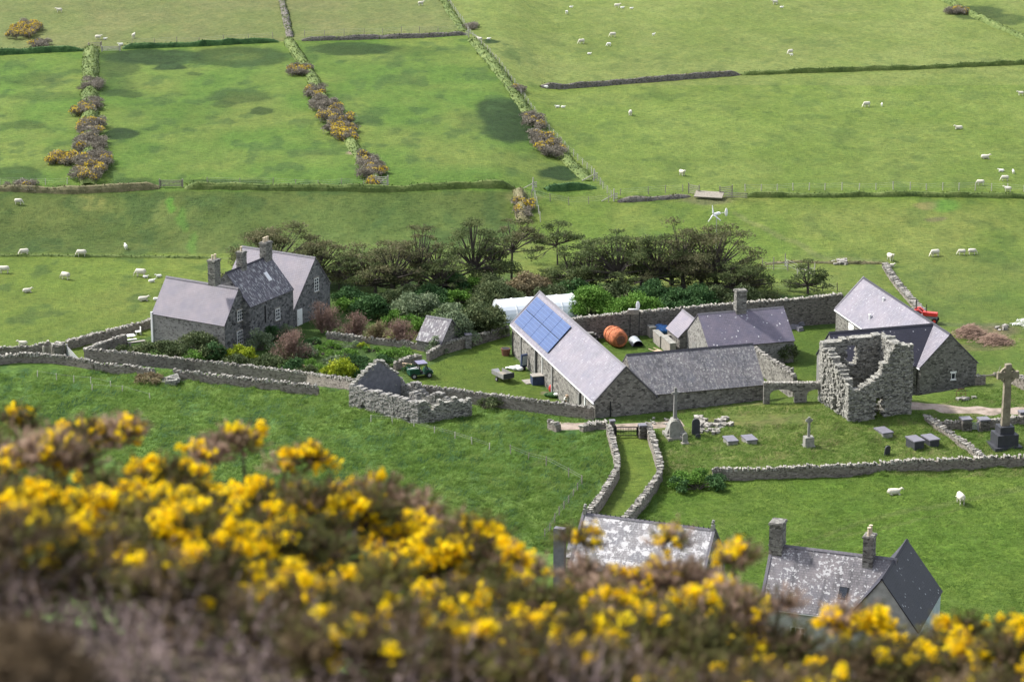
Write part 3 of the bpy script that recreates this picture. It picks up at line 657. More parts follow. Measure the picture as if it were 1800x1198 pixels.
# ---- solar barn: origin at its near left corner, x runs back along the ridge
DB=vp_dir(16.6)
def corner(X,Y,z): return atz(X,Y,z)
o=corner(1046,736,1.9); o[2]=0
B=Bld('barn','long stone barn with blue solar panels on its pale slate roof','o' and o,DB)
ze=hgt(np.array([o[0],o[1],1.9]),706)+1.9
far=atz(896,569,ze); L=B.loc(far)[0]; W=7.6
# width: right eave seen at (1150,694)
right=atz(1150,694,ze); W=abs(B.loc(right)[1])
zr=0
q=B.hit(1099,646,'x',0); zr=q[2]
B.block(0,L,-W,0,-.6,ze,ze,zr,'x','stone_farm','slate_barn',gut=(0,1),ov=.25,vg='ab')
BARN=(B,L,W,ze,zr)
# solar array on the left slope, far end
def on_slope(B,y0,z0,y1,z1):
    sl=math.hypot(y1-y0,z1-z0); return sl,((y1-y0)/sl,(z1-z0)/sl)
def solar():
    sl,(uy,uz)=on_slope(B,-W/2,zr,0,ze); ny,nz=(-uz,uy)
    if nz<0: ny,nz=-ny,-nz
    x0,x1=L*.555,L*.975; s0,s1=.62,sl-.35; off=.34
    m,t,b=mat('solar_cells',.18); co=coords(t,'UV'); br=N(t,'ShaderNodeTexBrick',Scale=1.0); br.offset=0
    br.inputs['Brick Width'].default_value=.33; br.inputs['Row Height'].default_value=.50; br.inputs['Mortar Size'].default_value=.022
    br.inputs['Color1'].default_value=(.008,.034,.13,1); br.inputs['Color2'].default_value=(.012,.044,.16,1); br.inputs['Mortar'].default_value=(.06,.12,.26,1)
    t.links.new(co,br.inputs['Vector']); t.links.new(br.outputs[0],b.inputs['Base Color']); b.inputs['Specular IOR Level'].default_value=.35; b.inputs['Roughness'].default_value=.3
    nx_,ns=4,2
    for i in range(nx_):
        for j in range(ns):
            a0=x0+(x1-x0)*i/nx_+.04; a1=x0+(x1-x0)*(i+1)/nx_-.04; b0=s0+(s1-s0)*j/ns+.04; b1=s0+(s1-s0)*(j+1)/ns-.04
            P=lambda a,s,k:(a,-W/2+uy*s+ny*k,zr+uz*s+nz*k)
            V=[P(a0,b0,off),P(a1,b0,off),P(a1,b1,off),P(a0,b1,off)]+[P(a0,b0,off-.06),P(a1,b0,off-.06),P(a1,b1,off-.06),P(a0,b1,off-.06)]
            mb=MB(); w_,h_=a1-a0,b1-b0
            mb.add(V,[(0,1,2,3),(7,6,5,4),(0,4,5,1),(1,5,6,2),(2,6,7,3),(3,7,4,0)],[[(0,h_),(w_,h_),(w_,0),(0,0)]]+[[(0,0)]*4]*5)
            mb.build('solar_panel',m,B.T)
    mb=MB()
    for s in (s0+.4,(s0+s1)/2,s1-.4):
        a=(x0-.02,-W/2+uy*s+ny*.2,zr+uz*s+nz*.2); b_=(x1,-W/2+uy*s+ny*.2,zr+uz*s+nz*.2); mb.cyl(a,b_,.05,n=4)
    mb.build('panel_rail',M['black'],B.T)
solar()
def vbar(Bd,X,Y0,Y1,ax,c,out,m,name,w=.12):
    a=Bd.hit(X,Y0,ax,c); b=Bd.hit(X,Y1,ax,c); j=1 if ax=='x' else 0; mb=MB(); z=(a[2]+b[2])/2; h=abs(a[2]-b[2])/2
    C=(c+out*.06,a[j],z) if ax=='x' else (a[j],c+out*.06,z); H=(.06,w/2,h) if ax=='x' else (w/2,.06,h); mb.box(C,H); return mb.build(name,M[m],Bd.T)
for X,Y0,Y1,wd,m_ in ((916,592,640,.45,'boards'),(902,582,628,.18,'black'),(941,612,668,.4,'boards'),(944,614,668,.25,'black'),(954,626,655,.12,'white'),(971,640,690,.55,'boards'),(1018,690,722,.5,'boards'),(1021,690,716,.3,'black'),(1029,697,720,.25,'white')):
    vbar(B,X,Y0,Y1,'y',0,1,m_,'door' if m_=='boards' else ('doorway' if m_=='black' else 'downpipe'),wd)
vbar(B,1073,705,733,'x',0,-1,'black','downpipe',.14)
# ---- speckled outbuilding against the barn's right side
oo=B.wld(.35,-W,0); 
O=Bld('outbuilding','long low stone outbuilding with speckled mottled slate roof joined to the solar barn',(oo[0],oo[1],1.9),-B.n)
zo=hgt(np.array([*atz(1345,708,1.9)[:2],1.9]),676); Lo=O.loc(atz(1345,676,1.9+zo))[0]
q=O.hit(1327,607,'x',Lo); 
O.block(-2.2,Lo,0,8.0,-2.4,zo,zo,zo+3.75,'x','stone_farm','slate_old',ov=.22,og=.05,ridge='ridge_dark')
# ---- cottage in the yard
oc=atz(1245,622,0); 
C=Bld('cottage','small stone cottage with purple white-spotted slates and one square chimney in the yard',(oc[0],oc[1],0),-B.n)
wc=8.0; zc=2.9
oc=atz(1246,611,zc); C.T.location=(oc[0],oc[1],0); C.o[:]=(oc[0],oc[1],0)
Lc=C.loc(atz(1391,594.5,zc))[0]
C.block(0,Lc,0,wc,-.3,zc,zc,zc+3.2,'x','stone_lime','slate_purple',ov=.2,vg=None)
q=C.hit(1301,540,'y',wc/2); C.chimney(q[0],wc/2,zc+1.8,zc+6.1,1.35,1.0,pots=(),m='stone_barn')
C.panel('door',1217,600,1224,612,'x',0,-1,'boards')
# ---- little shed behind the cottage
os_=C.wld(.6,wc+.1,0); S=Bld('slate_shed','little pale slate-roofed shed tucked between the cottage and the dark back wall',os_,-B.n)
S.block(-1.6,2.6,0,4.6,-.3,2.0,2.0,4.2,'y','stone_farm','slate_pale',ov=.2)
# ---- small garden shed
og=atz(776,623,0); 
G=Bld('garden_shed','small ivy-draped stone shed with slate roof between the garden and the lawn',(og[0],og[1],0),vp_dir(60))
G.block(0,3.7,-5.0,0,-.4,1.4,1.4,3.9,'x','stone_farm','slate_mid',ov=.15,vg='a')
# ---- farmhouse
ang=60.0; DW=vp_dir(ang)          # wing ridge runs away to the left
oh=atz(396,623,0); H=Bld('farmhouse','large grey stone farmhouse with three chimneys and two steep gabled wings',(oh[0],oh[1],0),DW)
zeh=hgt(oh,573)
Lh=H.loc(atz(269,551,zeh))[0]; qa=H.hit(419,508,'x',0); zrh=qa[2]; half=abs(qa[1])
H.block(0,Lh,-half*2.85,0,-.4,zrh-(zrh-zeh)*1.85,zeh,zrh,'x','stone_lime','slate_pale',ov=.12,split=1-1/2.85,vg=None)
# gable face veneer; shade on this side put into a darker stone colour
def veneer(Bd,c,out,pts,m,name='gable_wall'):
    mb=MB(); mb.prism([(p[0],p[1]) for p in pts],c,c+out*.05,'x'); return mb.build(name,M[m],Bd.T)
veneer(H,-.003,-1,[(-.02,-.3),(-.02,zeh-.05),(-half,zrh-.05),(-half*2.85+.05,zrh-(zrh-zeh)*1.85-.05),(-half*2.85+.05,-.3)],'stone_shaded')
mb=MB(); mb.box((Lh+.09,.04,zeh*.45),(.14,.14,zeh*.62)); mb.build('corner_board',M['white'],H.T)
H.window(415.5,544,428,564,'x',-.053,-1,3,3,w=1.25,h=1.45)
H.window(415.5,582,431,603,'x',-.053,-1,4,4,w=1.7,h=1.9)
# right wing
ow=atz(580,548,0); zw=hgt(ow,498); lw=H.loc(ow)
# local frame shared: right wing occupies x from lw[0] ; gable plane x=lw0
x2=lw[0]; qr=H.hit(554,454,'x',x2); zr2=qr[2]; yR=H.hit(580,498,'x',x2)[1]; yA=qr[1]; half2=abs(yA-yR); Lw=H.loc(atz(424,433,zr2+.15))[0]-x2
zeR=H.hit(580,498,'x',x2)[2]; qL=H.hit(515.5,547,'x',x2); yL=qL[1]; zL=qL[2]
H.block(x2,x2+Lw,yR,yL,-.4,zeR,zL,zr2,'x','stone_shaded','slate_pale',ov=.12,split=(yA-yR)/(yL-yR),vg=None)
H.window(551,489,561,511,'x',x2,-1,2,4,w=1.0,h=1.8)
H.door(522,543,531,574,'x',x2,-1,'white')
# middle block: ridge runs from the left wing to the right wing
ym0=-half*1.2; ym1=yL+1.2
qm=H.hit(366,492,'y',-half); pr=H.hit(448,542,'y',-half*2.0)
# ridge plane chosen so that both ends fit
def solve_mid():
    best=None
    for xr in np.arange(2,Lh,.1):
        a=H.hit(366,492,'x',xr); b=H.hit(465,457,'x',xr); e=abs(a[2]-b[2])
        if best is None or e<best[0]: best=(e,xr,(a[2]+b[2])/2)
    return best[1:]
xr_,zrm=solve_mid(); zrm=max(6.5,min(9.5,zrm)); xr_=min(range(20,int(Lh*10)),key=lambda k:abs(H.hit(415,474,'x',k/10)[2]-zrm))/10
hm=3.6; zem=zrm-4.0
xe=xr_-hm
H.block(xe,xr_+hm,ym1-.5,ym0,-.4,zem,zem,zrm,'y','stone_shaded','slate_mid',ov=.15,og=-.0,ridge='ridge_dark')
H.window(483,543,493,561,'x',xe,-1,2,3,w=1.0,h=1.5)
vbar(H,465.5,537,567,'x',xe,-1,'black','downpipe',.13)
for X,Yt,Yb,wx,wy,pots in ((377,455,500,1.1,1.25,((-.0,-.3),(0,.3))),(425,441,482,.95,1.0,((0,0),)),(468,424,466,1.0,1.45,((0,-.42),(0,0),(0,.42)))):
    q=H.hit(X,Yb-6,'x',xr_); t=H.hit(X,Yt,'x',xr_); H.chimney(xr_,q[1],zrm-.9,t[2],wx,wy,pots,m='stone_barn',ph=.55)
q=H.hit(469,489,'x',xe+hm*.55); H.rooflight(xe+hm*.50,q[1],zrm-(zrm-zem)*.5+.26,1.3,.7,-math.atan2(zrm-zem,hm),'y',m='gutter',fr='gutter')
# ---- right-hand barn
DR=vp_dir(16.0); orr=atz(1617,676,1.9); K=Bld('barn','right-hand stone barn with smooth lilac slate roof and dark side wing',(orr[0],orr[1],1.9),DR)
zk=hgt(orr,646); Wk=abs(K.loc(atz(1713,634.5,1.9+zk))[1]); qk=K.hit(1665,589,'x',0); zrk=qk[2]
Lk=K.loc(atz(1464.5,543,1.9+zk))[0]
K.block(0,Lk,-Wk,0,-2.6,zk,zk,zrk,'x','stone_barn','slate_barn',gut=(0,1),ov=.22,vg='b',ridge='ridge_dark')
# cross wing: ridge at right angles, running left
xk=K.hit(1642,577,'y',-Wk/2)[0]; yk=K.hit(1458,598,'x',xk)[1]; hk=Wk/2+.1
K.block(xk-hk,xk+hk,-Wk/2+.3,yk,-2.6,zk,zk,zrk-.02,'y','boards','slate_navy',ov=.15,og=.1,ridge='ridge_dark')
mb=MB(); mb.box((xk-hk-.03,yk/2,zk/2-1.35),(.03,yk/2-.05,zk/2+1.25)); mb.build('wall_facing',M['stone_barn'],K.T)
vbar(K,1612,650,676,'y',0.02,1,'black','downpipe',.3)
K.window(1672,655,1679,666,'x',0,-1,1,1,w=.55,h=.8,surr='white')
K.door(1492,569,1501,592,'y',0,1,'white')
def vent(X,Y,h=.5,r_=.12):
    # point on the left slope
    best=min(np.arange(.2,Wk/2,.1),key=lambda y:abs(K.hit(X,Y,'y',-y)[2]-(zk+(zrk-zk)*y/(Wk/2)+.15))); q=K.hit(X,Y,'y',-best)
    mb=MB(); mb.cyl((q[0],q[1],q[2]-.1),(q[0],q[1],q[2]+h),r_,r_,7); mb.ball((q[0],q[1],q[2]+h),(r_*1.4,r_*1.4,.1),7,4); mb.build('roof_vent',M['white'],K.T)
vent(1529,560,.55,.16); vent(1553,529,.4,.13)
# ---- chapel
DC=vp_dir(69.6)                     # ridge direction (to the left)
oc2=atz(1247,1020,2.0); P=Bld('chapel','stone chapel with white-lichened slate roof and stone crosses on its gables',(oc2[0],oc2[1],2.0),DC)
zrc=8.0; eC=4.0; hC=4.0
p1=atz(1256,930,2+zrc+.15); P.T.location=(p1[0],p1[1],2.0); P.o[:]=(p1[0],p1[1],2.0)
LC=P.loc(atz(1026.7,900,2+zrc+.15))[0]
P.block(0,LC,-hC,hC,-.5,eC,eC,zrc,'x','stone_farm','slate_white',ov=.2,vg='ab')
for x in (.15,LC-.15):
    mb=MB(); mb.box((x,0,zrc+.35),(.16,.22,.25)); mb.box((x,0,zrc+.75),(.09,.10,.35)); mb.box((x,0,zrc+.88),(.09,.32,.09)); mb.ball((x,0,zrc+.88),(.1,.24,.24),8,5); mb.build('finial',M['monu'],P.T)
mb=MB()
for i in range(int(LC/.5)): mb.box((.6+i*.5,0,zrc+.27),(.05,.05,.11),taper=.4)
mb.build('ridge_cresting',M['ridge_dark'],P.T)
q=P.hit(996,930,'x',LC+1.2); mb=MB(); mb.box((LC+1.9,q[1],3.2),(.55,.35,3.7)); mb.build('buttress_pier',M['slab'],P.T)
P.block(LC-.1,LC+2.6,-5.6,-2.4,-.5,2.4,2.4,4.4,'x','stone_farm','slate_white',ov=.15)
P.window(1262,985,1268,1000,'x',0,-1,1,2,w=.8,h=1.6)
# ---- chapel house
DH=vp_dir(70.5); zeV=5.0; zrV=9.7
p1=atz(1572,981,2+zrV+.15); Q=Bld('house','grey-rendered house with spotted slate roof, skylight and steep dark-slated front wing',(p1[0],p1[1],2.0),DH)
pL=atz(1358,954,2+zrV+.15); LV=Q.loc(pL)[0]; hV=3.9
Q.block(-.2,LV,-hV,hV,-.5,zeV,zeV,zrV,'x','render','slate_spot',ov=.2,gut=(0,0),vg='b')
# near side is +y or -y : viewer is toward -world y
sg=1 if Q.n[1]<0 else -1
e1=sg*(hV+.14); mb=MB(); mb.cyl((2.2,e1,zeV-.15),(LV,e1,zeV-.15),.08,n=6); mb.build('gutter',M['gutter'],Q.T)
# wing with its ridge toward the viewer
a=Q.loc(atz(1602,951,2+zrV-.1)); b=Q.loc(atz(1542,1018,2+zrV-.1)); xm=(a[0]+b[0])/2
yn=b[1]; yf=a[1]; hw=3.4
y0,y1=(yn,yf) if yn<yf else (yf,yn)
WQ=Bld('wing','', Q.wld(0,0,0),Q.d) if False else None
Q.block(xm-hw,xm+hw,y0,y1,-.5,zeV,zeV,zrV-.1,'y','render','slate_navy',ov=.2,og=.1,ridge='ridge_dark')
mb=MB(); xe_=xm-hw; mb.box((xe_-.02 if True else 0,(y0+y1)/2,zeV/2-.25),(.03,(y1-y0)/2-.02,zeV/2+.2)); mb.build('side_wall',M['render_blue'],Q.T)
Q.window(1525.5,1078,1551,1095,'y',yn,sg,3,2,w=1.5,h=1.15,surr='render')
Q.window(1392,1103,1413,1120,'y',sg*hV,sg,3,2,w=1.4,h=1.15,surr='render')
Q.chimney(LV-.5,0,zrV-1.6,Q.hit(1365,925,'x',LV-.5)[2] if False else zrV+2.5,1.25,1.5,pots=(),m='stone_barn')
q=Q.hit(1528,985,'y',0); Q.chimney(q[0],sg*.2,zrV-1.4,zrV+2.3,.95,1.25,pots=((-.0,-.35),(0,.35)),m='stone_farm',ph=.75,pr=.17)
tt=math.atan2(zrV-zeV,hV)
best=min(np.arange(.3,hV,.05),key=lambda y:abs(Q.hit(1482,1042,'y',sg*y)[2]-(zrV-(zrV-zeV)*y/hV+.2))); q=Q.hit(1482,1042,'y',sg*best)
Q.rooflight(q[0],q[1],q[2]+.02,.85,1.2,-tt*sg,'x')
# ---- polytunnel
o1=atz(884,568,0); dT=-DB[::-1]*np.array([-1,1]); dT=unit(-B.n+0)
T1=atz(1016,556,0); LT=float((T1-o1)[:2]@dT)
PT=Bld('polytunnel','white arched polytunnel behind the solar barn',(o1[0],o1[1],0),dT,'greenhouse')
mb=MB(); rr=2.35; n=14; wT=2.6
ring=lambda x:[(x,wT+wT*math.cos(math.pi*(1-i/n)),max(0,rr*math.sin(math.pi*i/n)*1.05)) for i in range(n+1)]
V=ring(0)+ring(LT); mb.add(V,[(i,n+1+i,n+2+i,i+1) for i in range(n)]); mb.add(ring(LT),[tuple(range(n+1))]); mb.add(ring(0),[tuple(range(n,-1,-1))]); mb.build('cover',M['tunnel'],PT.T,smooth=False)
mb=MB()
for k in range(6):
    x=LT*k/5; rg=[(x,wT+(wT+.04)*math.cos(math.pi*i/n),(rr*1.05+.04)*math.sin(math.pi*i/n)) for i in range(n+1)]; mb.tube(rg,[.05]*(n+1),4)
mb.build('hoop',M['white'],PT.T)
mb=MB(); mb.box((-.05,wT,1.0),(.03,.65,1.0)); d_=mb.build('door',M['steel'],PT.T)
mb=MB(); mb.box((-.10,wT,1.5),(.02,.5,.35)); mb.build('pane',M['glass'],d_)
# ================================================================ RUINS
def rub(mb,A,B,zb,top,th,r,holes=(),course=.21,ln=.48,out=.05):
    """coursed rubble between local 2-D points A and B; top(s) gives the height at s metres along"""
    A=np.array(A,float);B=np.array(B,float); L=np.hypot(*(B-A)); d=(B-A)/L; a=math.atan2(d[1],d[0]); z=zb
    while z<14:
        hgt_=course*r.uniform(.65,1.35); s=-r.uniform(0,ln); any_=False
        while s<L:
            l=ln*r.uniform(.45,1.5); s0,s1=max(s,-.05),min(s+l,L+.05); m=(s0+s1)/2; s+=l
            if s1-s0<.08: continue
            tp=top(m)
            if z<tp: any_=True
            if z+hgt_*.6>tp+r.uniform(-.12,.12): continue
            if any(h0<m<h1 and z0<z+hgt_/2<z1 for h0,h1,z0,z1 in holes): continue
            c=A+d*m; t=th/2+r.uniform(-out,out)*1.4; off=r.uniform(-.03,.03)
            mb.box((c[0]-d[1]*off,c[1]+d[0]*off,z+hgt_/2),((s1-s0)/2*.985,t,hgt_/2*.97),a+r.uniform(-.04,.04),.035,r)
        z+=hgt_
        if not any_: break
o=at(1487,738); TWd=-DR[::-1]*0+np.array([math.cos(R(16)),math.sin(R(16))])
TB=Bld('bell_tower','tall ruined bell tower of grey rubble with a broken front wall on a grassy mound',o,TWd,'ruin')
TWw,TD,tt=7.9,8.1,1.15
def prof(B,pts,ax,c):
    j=1 if ax=='x' else 0; q=sorted([(B.hit(X,Y,ax,c)[j],B.hit(X,Y,ax,c)[2]) for X,Y in pts]); xs_,zs_=[a for a,b in q],[b for a,b in q]
    return lambda s: float(np.interp(s,xs_,zs_))
def hole(B,X0,Y0,X1,Y1,ax,c):
    j=1 if ax=='x' else 0; a=B.hit(X0,(Y0+Y1)/2,ax,c)[j]; b=B.hit(X1,(Y0+Y1)/2,ax,c)[j]; z1=B.hit((X0+X1)/2,Y0,ax,c)[2]; z0=B.hit((X0+X1)/2,Y1,ax,c)[2]
    return (min(a,b),max(a,b),z0,z1)
r=rng(77)
pf=prof(TB,[(1487,668),(1500,684),(1512,679),(1530,668),(1545,655),(1552,640),(1560,622),(1568,606),(1580,601),(1592,604),(1600,618)],'y',0)
hf=hole(TB,1534,695,1551,734,'y',0)
mb=MB(); rub(mb,(0,0),(TWw,0),-.9,pf,tt,r,[hf],out=.07); mb.build('front_wall',M['rubble'],TB.T)
hb=hole(TB,1485,604,1504,638,'y',TD)
pb=prof(TB,[(1455,600),(1463,598),(1500,593),(1546,587),(1566,584),(1580,590)],'y',TD)
mb=MB(); rub(mb,(0,TD),(TWw,TD),-.9,pb,tt,r,[hb]); mb.build('back_wall',M['rubble'],TB.T)
zNW=pb(0); zf=pf(0.1)
pw=lambda s: float(np.interp(s,[0,1.5,3,4.5,6,TD],[zf,zf+.6,zf+1.2,zf+1.5,zNW-.5,zNW]))
mb=MB(); rub(mb,(.5,.6),(.5,TD-.6),-.9,pw,tt,r,[(2.0,3.1,.3,2.2)],out=.13,ln=.36,course=.25); mb.build('side_wall',M['rubble'],TB.T)
pe=lambda s: float(np.interp(s,[0,1.4,2.6,5,TD],[pf(TWw-.6),7.9,7.2,7.7,pb(TWw)]))
mb=MB(); rub(mb,(TWw-.1,.6),(TWw-.1,TD-.6),-.9,pe,tt,r); mb.build('side_wall',M['rubble'],TB.T)
mb=MB()
for k in range(42): 
    a=r.random()*6.28; mb.box((r.uniform(1,6.8),r.uniform(1,7),r.uniform(.0,1.0)),(.3,.22,.16),a,.09,r)
mb.build('fallen_stones',M['rubble'],TB.T)
# roofless ruin
A_=at(618,712);B_=at(738,745);C_=at(826,729);
for q in (A_,B_,C_): q[2]=2.0
D_=A_+C_-B_
RU=Bld('ruined_cottage','roofless ruined stone cottage with one standing gable beside the lane',(B_[0],B_[1],2.0),A_-B_)   # x from near corner to left corner
LA=RU.loc(A_)[0]; c=RU.loc(C_); d_=RU.loc(D_); r=rng(78)
pa=prof(RU,[(738,706),(697,697),(668,688),(647,685),(621,676)],'y',0)
mb=MB(); rub(mb,(0,0),(LA,0),-.5,pa,.75,r,[hole(RU,637,711,645,722,'y',0),hole(RU,717,731,725,742,'y',0)],ln=.42,course=.2); mb.build('front_wall',M['stone_lime'],RU.T)
mb=MB(); LB=np.hypot(c[0],c[1]); rub(mb,(.15,0),(c[0],c[1]),-.5,lambda s:2.7-s*.11-.5*(s>1.2)*(s<2.6)+.25*math.sin(s*3),.7,r,ln=.42,course=.2,out=.07); mb.build('side_wall',M['rubble'],RU.T)
gl=np.hypot(d_[0]-LA,d_[1])
def gz_(s): return float(np.interp(s/gl,[0,.06,.5,.58,.92,1.0],[2.6,2.9,5.3,5.2,2.9,2.4]))
mb=MB(); rub(mb,(LA,0),(d_[0],d_[1]),-.5,gz_,.7,r,ln=.42,course=.2); mb.build('gable_wall',M['rubble'],RU.T)
gd=np.array([d_[0]-LA,d_[1]])/gl; gn=np.array([gd[1],-gd[0]]); 
if gn[0]>0: gn=-gn
mb=MB(); pts=[(.7,-.3),(gl-.3,-.3),(gl-.3,2.6),(gl*.56,4.75),(gl*.5,4.85),(.7,2.95)]
V=[(LA+gd[0]*s+gn[0]*k,gd[1]*s+gn[1]*k,z) for k in (.36,.44) for s,z in pts]; n=len(pts)
mb.add(V,[tuple(range(n)),tuple(range(2*n-1,n-1,-1))]+[(i,n+i,n+(i+1)%n,(i+1)%n) for i in range(n)]); mb.build('plaster_face',M['plaster'],RU.T)
mb=MB(); rub(mb,(c[0],c[1]),(d_[0],d_[1]),-2.4,lambda s:1.5+.3*math.sin(s*1.7)+.5*(s>8),.65,r,[(4.2,5.2,-.5,1.4)],ln=.42,course=.2); mb.build('rear_wall',M['stone_lime'],RU.T)
mb=MB(); q=RU.hit(736,695,'y',c[1]*.28 if c[1]<0 else -1.6); s_=-1 if c[1]<0 else 1
rub(mb,(1.2,s_*1.2),(2.4,s_*1.3),-.5,lambda s:3.2,.8,r); mb.build('wall_stub',M['stone_lime'],RU.T)
for lx in (LA-.65,):
    mb=MB(); 
    for k in range(12): mb.box((r.uniform(1,LA-1),s_*r.uniform(1,5),.1),(.3,.2,.15),r.random()*3,.08,r)
    mb.build('fallen_stones',M['rubble'],RU.T)
# arched wall between outbuilding and tower
a0=at(1346,709); a1=at(1458,704)
AW=Bld('arched_wall','low stone wall on two wide openings joining the outbuilding to the ruined tower',a0,unit(a1-a0),'wall'); LAw=AW.loc(a1)[0]; r=rng(80)
h0=hole(AW,1353,677,1396,712,'y',0); h1=hole(AW,1418,672,1457,712,'y',0)
tz=AW.hit(1352,675,'y',0)[2]
def arch(h,n=9):
    x0,x1=h[0],h[1]; zt=tz-.62; return x0,x1,zt
mb=MB(); poly=[(-.3,-.6),(-.3,tz),(LAw+.6,tz-.05),(LAw+.6,-.6)]
for (x0,x1) in ((h1[0],min(h1[1],LAw-.2)),(h0[0],h0[1])):
    poly+= [(x1,-.6)]+[(x0+(x1-x0)*(.5+.5*math.cos(math.pi*k/8)),tz-1.15+.62*math.sin(math.pi*k/8)) for k in range(9)]+[(x0,-.6)]
mb.prism(poly,-.35,.35,'y'); mb.build('wall_body',M['stone_farm'],AW.T)
mb=MB(); s=-.2
while s<LAw+.5: mb.box((s,0,tz+.12),(.13,.36,.17),r.uniform(-.1,.1),.05,r,Matrix.Rotation(r.uniform(-.3,.3),3,'Y')); s+=.3
mb.build('coping',M['cope'],AW.T)
# round pillar, boulders, gate piers
def stones_thing(name,label,cat,X,Y,boxes,m='cope',seed=1,group=None):
    p=at(X,Y); T=thing(name,label,cat,p,group=group); r=rng(seed); mb=MB()
    for k in boxes: mb.box(k[:3],k[3:6],r.uniform(-.4,.4),.12,r)
    mb.build('stones',M[m],T); return T
def round_pillar():
    p=at(103,626); T=thing('stone_pillar','broad round stone pillar with heaped top beside the green gate','pillar',p); mb=MB(); r=rng(3)
    mb.cyl((0,0,-.4),(0,0,1.55),1.0,.95,14); mb.build('shaft',M['stone_yard'],T,smooth=False); mb=MB()
    for k in range(26): a=r.random()*6.28; q=r.random()**.5*.85; mb.box((q*math.cos(a),q*math.sin(a),1.62+.1*(1-q)),(.17,.14,.13),a,.07,r)
    mb.build('coping',M['cope'],T)
round_pillar()
def pier(label,X,Y,w,h,m='stone_yard',cap=True,group='square stone gate piers'):
    p=at(X,Y); T=thing('gate_pier',label,'pillar',p,R(12),group); mb=MB(); r=rng(int(X)); rub(mb,(-w/2,0),(w/2,0),-.4,lambda s:h,w,r,ln=.35,course=.18); mb.build('shaft',M[m],T)
    if cap: mb=MB(); mb.box((0,0,h+.05),(w/2+.08,w/2+.08,.09),0,.03,r); mb.build('cap',M['slab'],T)
pier('square stone pier at the corner of the iron gate by the graveyard',1129,769,.75,1.5)
pier('slim gate pier where the left lane wall meets the track',1076,757,.5,1.2)
pier('gate pier left of the little gap behind the graveyard, near the big cross',1697,754,1.1,1.25)
pier('gate pier right of the little gap, just left of the big cross',1728,756,1.1,1.35)
pier('square pier with domed top in the curving yard wall under the leafy tree',823,611,.75,1.75,'stone_lime',True)
pier('stone pier of the roadside wall at the right edge of the picture',1797,741,.8,1.2)
# ================================================================ FOLIAGE HELPERS
def cards(P,size,seed=0,aspect=.6,up=None):
    rs=np.random.RandomState(seed); n=len(P); a=rs.randn(n,3); a/=np.linalg.norm(a,axis=1)[:,None]; b=rs.randn(n,3); 
    if up is not None: a=a*(1-up)+np.array([0,0,1.0])*up*np.sign(rs.rand(n,1)+.0)
    a/=np.linalg.norm(a,axis=1)[:,None]; b-= (b*a).sum(1)[:,None]*a; b/=np.linalg.norm(b,axis=1)[:,None]
    s=(size*rs.uniform(.6,1.35,n))[:,None]; V=np.stack([P-a*s,P+b*s*aspect,P+a*s,P-b*s*aspect],1).reshape(-1,3)
    F=np.arange(n*4).reshape(n,4); return V,F
def blobpts(blobs,dens,seed,shell=.55,lower=.25):
    rs=np.random.RandomState(seed); out=[]
    for (cx,cy,cz,rx,ry,rz) in blobs:
        n=max(6,int(dens*(rx*ry+rx*rz+ry*rz)*4)); d=rs.randn(n,3); d/=np.linalg.norm(d,axis=1)[:,None]
        d[:,2]=np.where((d[:,2]<0)&(rs.rand(n)>lower),-d[:,2],d[:,2]); q=rs.uniform(shell,1.05,n)[:,None]
        k=1+.28*(rs.rand(n)-.5)[:,None]; out.append(d*q*k*np.array([rx,ry,rz])+np.array([cx,cy,cz]))
    return np.concatenate(out)
def foliage(name,blobs,dens,size,m,parent,seed,aspect=.55,shell=.55,lower=.25,up=None):
    P=blobpts(blobs,dens,seed,shell,lower); V,F=cards(P,size,seed+1,aspect,up); return link(name,mesh(name,V,F,M[m]),parent)
def pine(label,X,Yb,Yt,Xl,Xr,seed,mats='pine',thin=False,droop=0,lean=None,grp='wind-bent pines in the belt behind the farm',dens=1.0):
    p=at(X,Yb); s=pxm(p); H_=hgt(p,Yt); x0=(Xl-X)/s; x1=(Xr-X)/s; r=rng(seed); T=thing('pine_tree',label,'tree',p,group=grp)
    Wd=x1-x0; cx=(x0+x1)/2; fork=H_*(.30 if not thin else .5); mb=MB(); t0=.05*H_ if not thin else .02*H_; t0=min(.38,max(.11,t0))
    lx=cx*.35; mb.tube([(0,0,-.3),(lx*.3,.1,fork*.5),(lx,.0,fork)],[t0,t0*.85,t0*.7],7); br=MB(); pads=[]
    n=int((15 if not thin else 8)+Wd*2.8); x0-=Wd*.08; Wd*=1.16; zmin=.0
    for k in range(n):
        u=(k+.5)/n+r.uniform(-.05,.05); px_=x0+Wd*u; v=r.uniform(-1,1); py_=v*Wd*.34
        e=max(0,1-(2*u-1)**2*.95-v*v*.35); top=H_*(.40+.58*math.sqrt(e))*r.uniform(.9,1.05)
        if px_<cx: top*=(.80+.2*u*2) 
        pz=top*r.choice([1.06,1,.92,.8,.66,.5,.36] if not thin else [1.05,1,.88,.75]) - (H_*.05)
        if droop and u>.6: pz-= (u-.6)*H_*droop
        rx=Wd*r.uniform(.07,.17)+.3; pads.append((px_,py_,pz,rx,rx*r.uniform(.7,1),rx*r.uniform(.28,.45)))
        mid=(lx+(px_-lx)*.45+r.uniform(-.3,.3),py_*.4,fork+(pz-fork)*.5-r.uniform(.0,.4)); br.tube([(lx,0,fork*r.uniform(.8,1)),mid,(px_,py_,pz-.15)],[t0*.5,t0*.32,.04],5)
        for q in range(2): 
            e2=(px_+r.uniform(-rx,rx),py_+r.uniform(-rx,rx)*.7,pz+r.uniform(-.2,.2)); br.cyl(mid,e2,.05,.02,4)
    tr=mb.build('trunk',M['bark'],T); br.build('limbs',M['bark'],T)
    foliage('crown',pads,13*dens,.17,mats,T,seed,.45,.25,.4); return T
